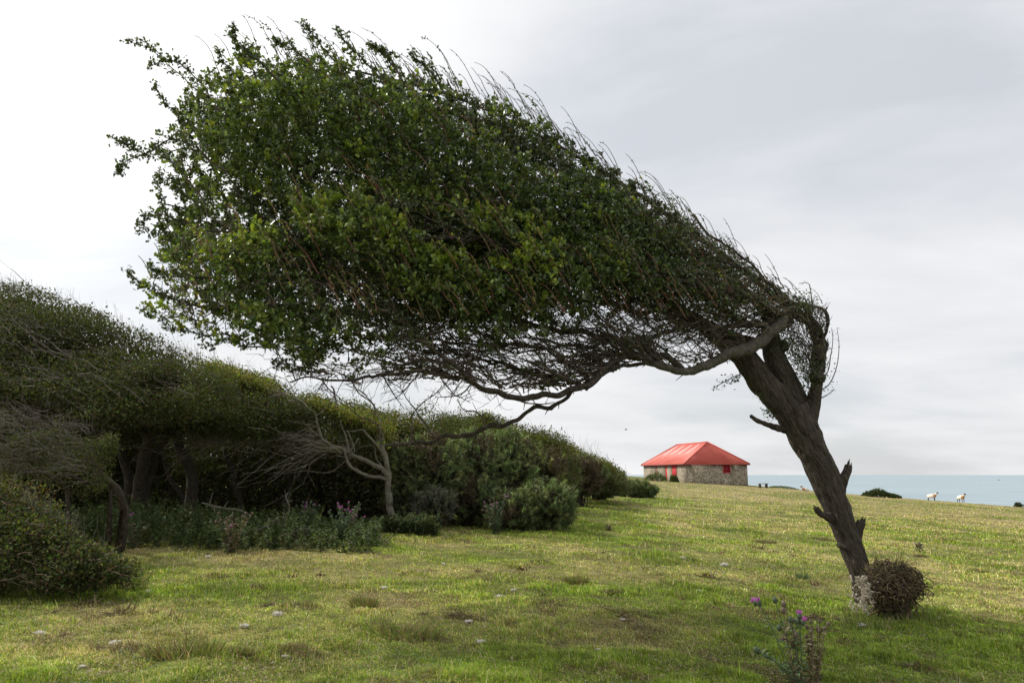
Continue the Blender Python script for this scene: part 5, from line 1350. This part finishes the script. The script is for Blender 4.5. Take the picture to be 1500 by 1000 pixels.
def sheep(loc, rz, label, lying=False, s=1.0):
    """one skinned body: spine, four jointed legs, neck, head, ears, tail"""
    W_ = (.78, .70, .60); K_ = (.035, .03, .028); LG_ = (.34, .27, .20)
    z0 = .62 if not lying else .26
    pts = {}; V = []; E = []; Rr = []; Cc = []
    def add(p, r, c, par=None):
        V.append(p); Rr.append(r); Cc.append(c)
        if par is not None: E.append((par, len(V)-1))
        return len(V)-1
    pel = add((-.30, 0, z0), (.20, .20), W_); b1 = add((-.08, 0, z0-.03), (.245, .23), W_, pel); b2 = add((.16, 0, z0-.02), (.235, .22), W_, b1); sh_ = add((.34, 0, z0+.02), (.17, .18), W_, b2)
    nk = add((.46, 0, z0+.17), (.105, .11), W_, sh_); n2 = add((.52, 0, z0+.28), (.085, .085), W_, nk)
    hd = add((.57, 0, z0+.33), (.075, .08), K_, n2); mz = add((.68, 0, z0+.27), (.05, .055), K_, hd); ns = add((.745, 0, z0+.235), (.035, .035), K_, mz)
    for sy in (-1, 1):
        ea = add((.55, sy*.09, z0+.35), (.022, .03), K_, hd); add((.54, sy*.16, z0+.33), (.012, .02), K_, ea)
    tl = add((-.47, 0, z0-.02), (.05, .05), W_, pel); add((-.52, 0, z0-.16), (.035, .035), W_, tl)
    for sy in (-1, 1):
        if lying:
            a = add((.28, sy*.14, z0-.12), (.06, .06), W_, b2); add((.40, sy*.17, .05), (.035, .035), K_, a)
            a = add((-.24, sy*.16, z0-.12), (.08, .08), W_, pel); add((-.10, sy*.22, .05), (.035, .035), K_, a)
        else:
            a = add((.27, sy*.12, z0-.19), (.07, .07), W_, b2); a = add((.28, sy*.12, .27), (.036, .036), K_, a); a = add((.265, sy*.12, .06), (.026, .026), K_, a); add((.29, sy*.12, .015), (.03, .028), K_, a)
            a = add((-.27, sy*.12, z0-.17), (.10, .09), W_, pel); a = add((-.36, sy*.12, .30), (.042, .04), K_, a); a = add((-.33, sy*.12, .06), (.026, .026), K_, a); add((-.30, sy*.12, .015), (.03, .028), K_, a)
    me = bpy.data.meshes.new("body"); me.from_pydata([tuple(np.array(v)*s) for v in V], E, [])
    o = bpy.data.objects.new("body", me); C.objects.link(o)
    sk_ = o.modifiers.new("skin", "SKIN"); 
    for k, sv in enumerate(me.skin_vertices[0].data): sv.radius = (Rr[k][0]*s, Rr[k][1]*s); sv.use_root = (k == 0)
    ss = o.modifiers.new("sub", "SUBSURF"); ss.levels = 2; ss.render_levels = 2
    dg = bpy.context.evaluated_depsgraph_get(); me2 = bpy.data.meshes.new_from_object(o.evaluated_get(dg))
    bpy.data.objects.remove(o); me2.name = "body"
    co = np.array([v.co[:] for v in me2.vertices])/s; Va = np.array(V); d = ((co[:, None]-Va[None])**2).sum(2)**.5 - np.array([r_[0] for r_ in Rr])[None]
    cc_ = np.array(Cc)[d.argmin(1)]
    rust = (co[:, 0] > .22) & (co[:, 0] < .5) & (co[:, 2] < z0+.16) & (co[:, 2] > z0-.25); cc_[rust & (cc_[:, 0] > .3)] = (.50, .30, .18)
    at = me2.color_attributes.new("Col", "FLOAT_COLOR", "POINT"); at.data.foreach_set("color", np.concatenate([cc_, np.ones((len(cc_), 1))], 1).astype(np.float32).ravel())
    # woolly surface
    nz = (fbm(co, 9, 3)-.5); nrm = np.array([v.normal[:] for v in me2.vertices]); wl_ = (cc_[:, 0] > .3)
    co2 = (co + nrm*(nz*.06*wl_)[:, None])*s; me2.vertices.foreach_set("co", co2.astype(np.float32).ravel())
    me2.materials.clear(); me2.materials.append(M_SHEEP)
    for p_ in me2.polygons: p_.use_smooth = True
    root = thing("sheep", loc, label, "sheep", "sheep grazing on the clifftop", rz)
    ob = bpy.data.objects.new("body", me2); C.objects.link(ob); ob.parent = root
    mb = MB(); 
    for sy in (-1, 1):
        c_ = np.array((.615, sy*.062, z0+.335))*s
        mb.add(c_ + np.array([(1,0,0),(-1,0,0),(0,1,0),(0,-1,0),(0,0,1),(0,0,-1)])*.010*s, [[[0,2,4],[2,1,4],[1,3,4],[3,0,4],[2,0,5],[1,2,5],[3,1,5],[0,3,5]]], (.25, .18, .08))
    e_ = mb.build("eyes", M_DRY, None); e_.parent = root
    return root
s1 = g1(1365, 732); sheep(s1, math.radians(-42), "black-faced white sheep standing side-on on the skyline, looking out to sea")
s2 = g1(1408, 736); sheep(s2, math.radians(-75), "sheep with a rusty chest facing the camera, near the right end of the skyline", s=.95)
s3 = g1(1180, 719); sheep(s3+np.array([0, 0, -.02]), math.radians(200), "pale sheep lying down on the skyline, half hidden left of the leaning trunk", True)

# bird and boat
bp3 = P(917, 629, 110)
bird = thing("bird", bp3, "tiny dark bird flying in the sky above and left of the barn", "bird")
mb = MB(); ell(mb, bp3, (.17, .06, .05), 3, (.02, .02, .02), .05); ell(mb, bp3+np.array([.17, 0, .03]), (.05, .035, .035), 4, (.02, .02, .02), .05)
mb.add(bp3 + np.array([(-.17, 0, 0), (-.32, -.05, .0), (-.32, .05, 0), (-.25, 0, .02)]), [[[0, 1, 3], [0, 3, 2], [0, 2, 1]]], (.02, .02, .02)); mb.build("body", M_DRY, bird)
for sy in (-1, 1):
    mb = MB(); v = bp3 + np.array([(.08, 0, .03), (.06, sy*.2, .12), (-.02, sy*.42, .07), (-.10, sy*.2, .10), (-.08, 0, .03)]); v2 = v - np.array([0, 0, .012])
    mb.add(np.concatenate([v, v2]), [[[0, 1, 2, 3, 4], [9, 8, 7, 6, 5]], [[0, 5, 6, 1], [1, 6, 7, 2], [2, 7, 8, 3], [3, 8, 9, 4], [4, 9, 5, 0]]], (.02, .02, .02)); mb.build("wing", M_DRY, bird)
rb = ray(1463, 703); bd = 63.6/(-rb[2]); bo = np.array([rb[0]*bd, bd, -62.0])
boat = thing("fishing_boat", bo, "tiny dark boat far out on the sea at the right", "boat")
M_BOAT = plain_mat("dark_hull", (.05, .06, .08), (.04, .05, .06), .5)
L_, Wb, Hb = 22., 6., 3.
v = np.array([(-L_/2, -Wb*.4, Hb), (-L_/2, Wb*.4, Hb), (L_*.3, Wb/2, Hb), (L_/2, 0, Hb*1.4), (L_*.3, -Wb/2, Hb), (-L_/2, -Wb*.3, -.5), (-L_/2, Wb*.3, -.5), (L_*.28, Wb*.3, -.5), (L_*.42, 0, -.5), (L_*.28, -Wb*.3, -.5)])
mb = MB(); mb.add(bo+v, [[[0, 1, 2, 3, 4]], [[0, 5, 6, 1], [1, 6, 7, 2], [2, 7, 8, 3], [3, 8, 9, 4], [4, 9, 5, 0]]]); mb.build("hull", M_BOAT, boat)
mb = MB(); mb.box(bo+np.array([2, 0, Hb+2]), (6, 4, 4)); mb.build("wheelhouse", M_BOAT, boat)
mb = MB(); tube(mb, np.array([bo+np.array([-3, 0, Hb]), bo+np.array([-3, 0, Hb+9])]), np.array([.3, .15]), 6); mb.build("mast", M_BOAT, boat)

# ------------------------------------------------------------------ thistles
PUR = np.array([(.55, .13, .55), (.65, .20, .62), (.45, .08, .48)])
def thistle(base, h, label, nst=5, flowers=6, dry=.3, spread=.35, leafn=26, head=.016, fcol=PUR, ls=.07, heads_at=None, pname="thistle", pale=1.0):
    t = thing(pname, base, label, "thistle")
    st = MB(); lv = MB(); base = np.array(base, float); tips = []
    for k in range(nst):
        a = rng.uniform(0, 2*PI); sp = spread*rng.uniform(.2, 1)
        hk = h*rng.uniform(.55, 1)
        if heads_at is not None and k < len(heads_at): end = np.array(heads_at[k])
        else: end = base + np.array([math.cos(a)*sp, math.sin(a)*sp*.7, hk])
        b0 = base + np.array([math.cos(a), math.sin(a), 0])*.03; b0[2] = base[2]-.02
        mid = b0*.5+end*.5 + np.array([0, 0, .08*h]) + rdir(1)[0]*.02
        p = catmull(np.array([b0, mid, end]), 7)
        isdry = rng.random() < dry
        c = np.array((.18, .14, .09)) if isdry else np.array((.10, .14, .075))
        r_ = np.linspace(.0055, .0028, len(p)); sticks(st, p[:-1], p[1:], r_[:-1], r_[1:], 5, c)
        m_ = leafn; q = np.stack([np.interp(rng.random(m_), np.linspace(0, 1, len(p)), p[:, j]) for j in range(3)], 1) if False else p[rng.integers(0, len(p), m_)] + rng.normal(0, .008, (m_, 3))
        rel = np.clip((q[:, 2]-base[2])/h, 0, 1)
        colr = pal(m_, [(.19, .15, .09), (.12, .10, .06), (.27, .23, .15)] if isdry else [(.10, .135, .075), (.13, .17, .095), (.075, .105, .055)], None, .15)*pale
        leaves(lv, q, rdir(m_)*np.array([1, 1, .5])+np.array([0, 0, .15]), ls*(1.15-.75*rel)*rng.uniform(.6, 1.3, m_), "spiny", .55, colr)
        tips.append((end, isdry, unit(p[-1]-p[-2])))
        for _ in range(1):
            j = rng.integers(len(p)//2, len(p)-1); e_ = p[j] + unit(rdir(1)[0]*.8 + np.array([0, 0, .9]))*h*rng.uniform(.08, .2)
            sticks(st, p[j][None], e_[None], .003, .002, 4, c); tips.append((e_, isdry, unit(e_-p[j])))
    st.build("stems", M_DRY, t); lv.build("leaves", M_GORSE, t)
    nf = 0
    bud = MB()
    for q_, (e_, isd, dv) in enumerate(tips):
        ell_c = (.09, .12, .07) if not isd else (.16, .12, .09)
        bud = MB(); ell(bud, e_, (head*.75, head*.75, head), q_, ell_c, .2)
        m_ = 16; dd0 = rdir(m_); leaves(bud, e_+dd0*head*.6, dd0, head*.9, "needle", .3, pal(m_, [ell_c]))
        bud.build("bud", M_GORSE, t)
        if nf < flowers and (not isd or dry > .9):
            fm = MB(); m_ = 46; f0 = rdir(m_)*.55 + dv; leaves(fm, e_+unit(f0)*head*.55, f0, head*rng.uniform(1.3, 1.8, m_), "needle", .2, pal(m_, fcol, None, .15)); fm.build("flower_head", M_GORSE, t); nf += 1
    return t
fb = g1(1172, 1018)
hp = [P(1112, 883, fb[1]-.02), P(1171, 902, fb[1]-.05), P(1107, 951, fb[1]-.1), P(1135, 878, fb[1]+.03), P(1148, 884, fb[1]+.0), P(1160, 908, fb[1]+.05)]
thistle(fb, .66, "tall foreground thistle with purple heads and a withered brown stem, before the leaning tree", 8, 4, .35, .16, 42, .024, heads_at=hp, ls=.075, pale=1.3)
thistle(fb+np.array([.11, .05, 0]), .5, "withered brown thistle leaning against the tall foreground one", 7, 0, 1.0, .12, 60, .016, ls=.06, pale=1.2)
for (px, py, h, sp, n_, fl, dry, lab, pl) in (
    (505, 796, .72, .42, 26, 20, .15, "broad thistle clump full of purple flowers, left of the dead tree", 1.25),
    (452, 790, .68, .28, 14, 7, .1, "darker thistle clump with a few purple flowers near the standing dead stick", .8),
    (338, 808, .62, .36, 20, 3, .75, "dry brownish thistle clump on its own in front of the nettles", 1.2),
    (196, 802, .55, .22, 9, 3, .4, "small pale thistle at the right foot of the bramble mound", 1.2),
    (725, 782, .80, .34, 18, 9, .25, "purple-flowered thistle clump leaning on the low front gorse", .9),
    (765, 770, .78, .30, 12, 8, .3, "thistle clump poking up out of the low front gorse", .9),
    (640, 775, .55, .3, 10, 2, .7, "grey withered thistle clump right of the dead tree trunk", .9),
    (893, 778, .18, .1, 3, 2, .1, "tiny thistle with a pink head alone on the shaded turf", 1.0),
    (1345, 806, .22, .16, 4, 1, .2, "small low thistle with one purple head on the turf right of the leaning trunk", 1.0)):
    b_ = g1(px, py); thistle(b_, h, lab, n_, fl, dry, sp, 26, .021, ls=.10, pale=pl)

# ------------------------------------------------------------------ small things on the turf
def lumps(mb, c, r, n, cols, h=.5, blade=0, bcols=None, bl=.08):
    """a loose heap of crumbs and withered stalks"""
    for k in range(n):
        a = rng.uniform(0, 2*PI); q = r*math.sqrt(rng.random()); x, y = c[0]+math.cos(a)*q, c[1]+math.sin(a)*q
        z = float(H(np.array([x]), np.array([y]))[0]); s = r*rng.uniform(.12, .3)
        ell(mb, (x, y, z+s*.35*h), (s, s*.8, s*.6*h*1.6), int(rng.integers(999)), pal(1, cols)[0], .5)
    if blade:
        a = rng.uniform(0, 2*PI, blade); q = r*1.2*np.sqrt(rng.random(blade)); b = np.stack([c[0]+np.cos(a)*q, c[1]+np.sin(a)*q, 0*a], 1); b[:, 2] = H(b[:, 0], b[:, 1])
        leaves(mb, b, rdir(blade)*np.array([1, 1, .5])+np.array([-.2, 0, .6]), rng.uniform(.5, 1.4, blade)*bl, "needle", .3, pal(blade, bcols, None, .2))
DUNG = [(.055, .038, .025), (.085, .06, .038), (.12, .085, .055)]
WOOLC = [(.84, .80, .72), (.88, .85, .8), (.7, .64, .55)]
def wooltuft(px, py, w_):
    b = g1(px, py); r = .27*w_*b[1]/F
    t = thing("wool_tuft", b, "small loose tuft of white sheep's wool lying on the turf", "wool", "wool tufts on the turf")
    mb = MB(); m_ = 420; d0 = rdir(m_)*np.array([1.5, 1.1, .45]); s0 = b + np.array([0, 0, r*.45+.012]) + d0*r*rng.uniform(.1, 1.0, (m_, 1))*(.3+1.5*noise3(d0, 2.6, int(px)))[:, None]; dv = rdir(m_)
    for k in range(3):
        e0 = s0 + dv*r*.16; sticks(mb, s0, e0, .0022, .0018, 3, pal(m_, WOOLC, None, .08)); s0 = e0; dv = unit(dv+rdir(m_)*.8)
    mb.build("fibres", M_DRY, t)
for a_ in ((57, 932, 16), (168, 952, 20), (215, 872, 14), (357, 928, 15), (406, 910, 16), (418, 972, 12), (188, 851, 12), (305, 816, 9), (687, 914, 12), (704, 942, 16), (562, 866, 12), (733, 878, 14), (912, 912, 9), (1262, 917, 14), (1376, 912, 11), (877, 955, 9), (1061, 829, 14), (1001, 822, 10), (440, 932, 8), (530, 930, 8), (752, 868, 9), (1024, 870, 8), (650, 828, 7), (120, 985, 10)): wooltuft(*a_)
def dung(px, py, w_, n=7, blade=0):
    b = g1(px, py); r = .5*w_*b[1]/F
    t = thing("earth_clod", b, "small brown clod of dung and dead stalks on the turf", "clod", "brown clods on the turf")
    mb = MB(); lumps(mb, b, r, n, DUNG, .5, blade or 26, [(.16, .11, .06), (.25, .19, .11)], r*1.1+.02); mb.build("crumbs", M_DRY, t)
for a_ in ((75, 899, 16), (180, 902, 26), (226, 903, 12), (250, 913, 22), (396, 894, 16), (135, 883, 18), (372, 866, 10), (765, 838, 14), (800, 876, 12), (810, 904, 9), (875, 902, 14), (945, 838, 9), (963, 832, 8), (1012, 825, 14), (1040, 850, 22), (1195, 858, 10), (1070, 888, 12), (732, 806, 8), (1160, 850, 14), (470, 845, 12), (430, 848, 14), (285, 880, 12), (95, 935, 10), (620, 902, 12), (745, 900, 10), (905, 905, 14), (1225, 905, 14), (1290, 935, 12), (835, 985, 14), (1360, 870, 10), (1450, 890, 12), (1400, 935, 14), (1245, 782, 9), (1290, 772, 8), (1370, 785, 12), (1110, 800, 16), (1060, 812, 14), (990, 800, 9), (880, 812, 10), (700, 840, 9), (590, 842, 12), (520, 808, 14), (330, 850, 12)): dung(*a_)
def tussock(px, py, w_, h, label, cols, brown=.5, nb=700, heap=7, name="dead_tussock", cat="tussock"):
    b = g1(px, py); r = .5*w_*b[1]/F
    t = thing(name, b, label, cat)
    mb = MB(); a = rng.uniform(0, 2*PI, nb); q = r*np.sqrt(rng.random(nb)); p = np.stack([b[0]+np.cos(a)*q, b[1]+np.sin(a)*q*.6, 0*a], 1); p[:, 2] = H(p[:, 0], p[:, 1])-.005
    leaves(mb, p, np.stack([np.cos(a)*.6-.25, np.sin(a)*.5, np.full(nb, .9)], 1)+rdir(nb)*.5, rng.uniform(.4, 1.2, nb)*h, "blade", .3, pal(nb, cols, None, .2)); mb.build("blades", M_GRASS, t)
    if heap:
        mb = MB(); m_ = int(heap*30); a = rng.uniform(0, 2*PI, m_); q = r*.9*rng.random(m_)**.6; p = np.stack([b[0]+np.cos(a)*q, b[1]+np.sin(a)*q*.7, 0*a], 1); p[:, 2] = H(p[:, 0], p[:, 1])+rng.random(m_)*.05*np.maximum(0, 1-q/r)+.004; leaves(mb, p, rdir(m_)*np.array([1, 1, .5])+np.array([0, 0, .25]), rng.uniform(.02, .06, m_), "spiny", .2, pal(m_, [(.16, .11, .07), (.22, .16, .10), (.09, .065, .04), (.30, .24, .16)], None, .2)); mb.build("dead_leaves", M_DRY, t)
GB = [(.16, .22, .04), (.12, .17, .035), (.30, .24, .12), (.18, .13, .07)]
for a_ in ((268, 972, 95, .15, "big dark tussock of dead thistle leaves at the bottom left of the turf"), (588, 935, 110, .13, "long tussock with brown withered leaves low in the middle of the turf"), (672, 906, 40, .06, "small brown heap of withered leaves right of the long tussock"),
           (845, 858, 30, .12, "little upright tuft of brown docks on the turf below the barn"), (893, 872, 30, .08, "pale dry tuft right of the little brown docks"), (535, 890, 30, .14, "grassy tuft with dry stalks left of the long tussock"),
           (1345, 985, 58, .07, "reddish-brown withered patch at the bottom right corner"), (1192, 904, 32, .04, "flat rusty-brown dead patch beside the foreground thistle"), (1350, 815, 22, .06, "small dark tuft on the turf right of the leaning trunk"),
           (1435, 838, 26, .08, "brown tuft of dead stalks at the right of the turf"), (1205, 790, 30, .09, "dry tuft close to the left side of the leaning trunk"), (1120, 792, 34, .10, "brownish weedy tuft between the barn and the leaning trunk"), (352, 972, 30, .10, "pale green weedy tuft right of the big dark tussock")): tussock(*a_[:5], GB)
for a_ in ((1062, 778, 22, .10, "small grey-green weed on the turf below the barn's right end"), (1176, 848, 16, .14, "small leafy green weed left of the trunk's foot"), (1324, 797, 26, .06, "flat bluish weed on the turf just right of the trunk"), (1395, 819, 26, .05, "flat bluish weed further right on the turf"), (1420, 802, 24, .04, "spreading pale weed at the right of the turf"), (1470, 760, 12, .12, "small weed near the right end of the far turf"), (1145, 752, 11, .15, "small grey weed on the far turf left of the leaning trunk"), (1395, 790, 18, .08, "dark green weed clump on the right turf")):
    tussock(*a_[:5], [(.10, .14, .08), (.13, .17, .10), (.09, .13, .06)], nb=160, heap=0, name="weed", cat="weed")
# long grass round the bramble mound and the tree foot
mb = MB()
def longgrass(px0, px1, py0, py1, n, h, cols):
    px = rng.uniform(px0, px1, n); py = py0 + (py1-py0)*rng.random(n); q = G(px, py)
    leaves(mb, q-np.array([0, 0, .01]), rdir(n)*np.array([.6, .6, .1])+np.array([-.15, 0, 1]), rng.uniform(.4, 1.2, n)*h, "blade", .2, pal(n, cols, None, .2))
longgrass(-120, 215, 838, 868, 3800, .20, [(.12, .17, .03), (.10, .14, .03), (.28, .25, .12)])
longgrass(1235, 1390, 893, 925, 1500, .13, [(.12, .17, .03), (.10, .14, .03), (.28, .25, .12)])
longgrass(250, 900, 772, 796, 2600, .14, [(.12, .17, .03), (.10, .14, .03), (.2, .2, .08)])
longgrass(-100, 1600, 800, 1040, 2600, .12, [(.34, .30, .14), (.42, .38, .2), (.2, .22, .06)])
tag(mb.build("long_grass", M_GRASS), "longer grass and straw stalks round the bushes and the tree foot", None, None, "stuff")
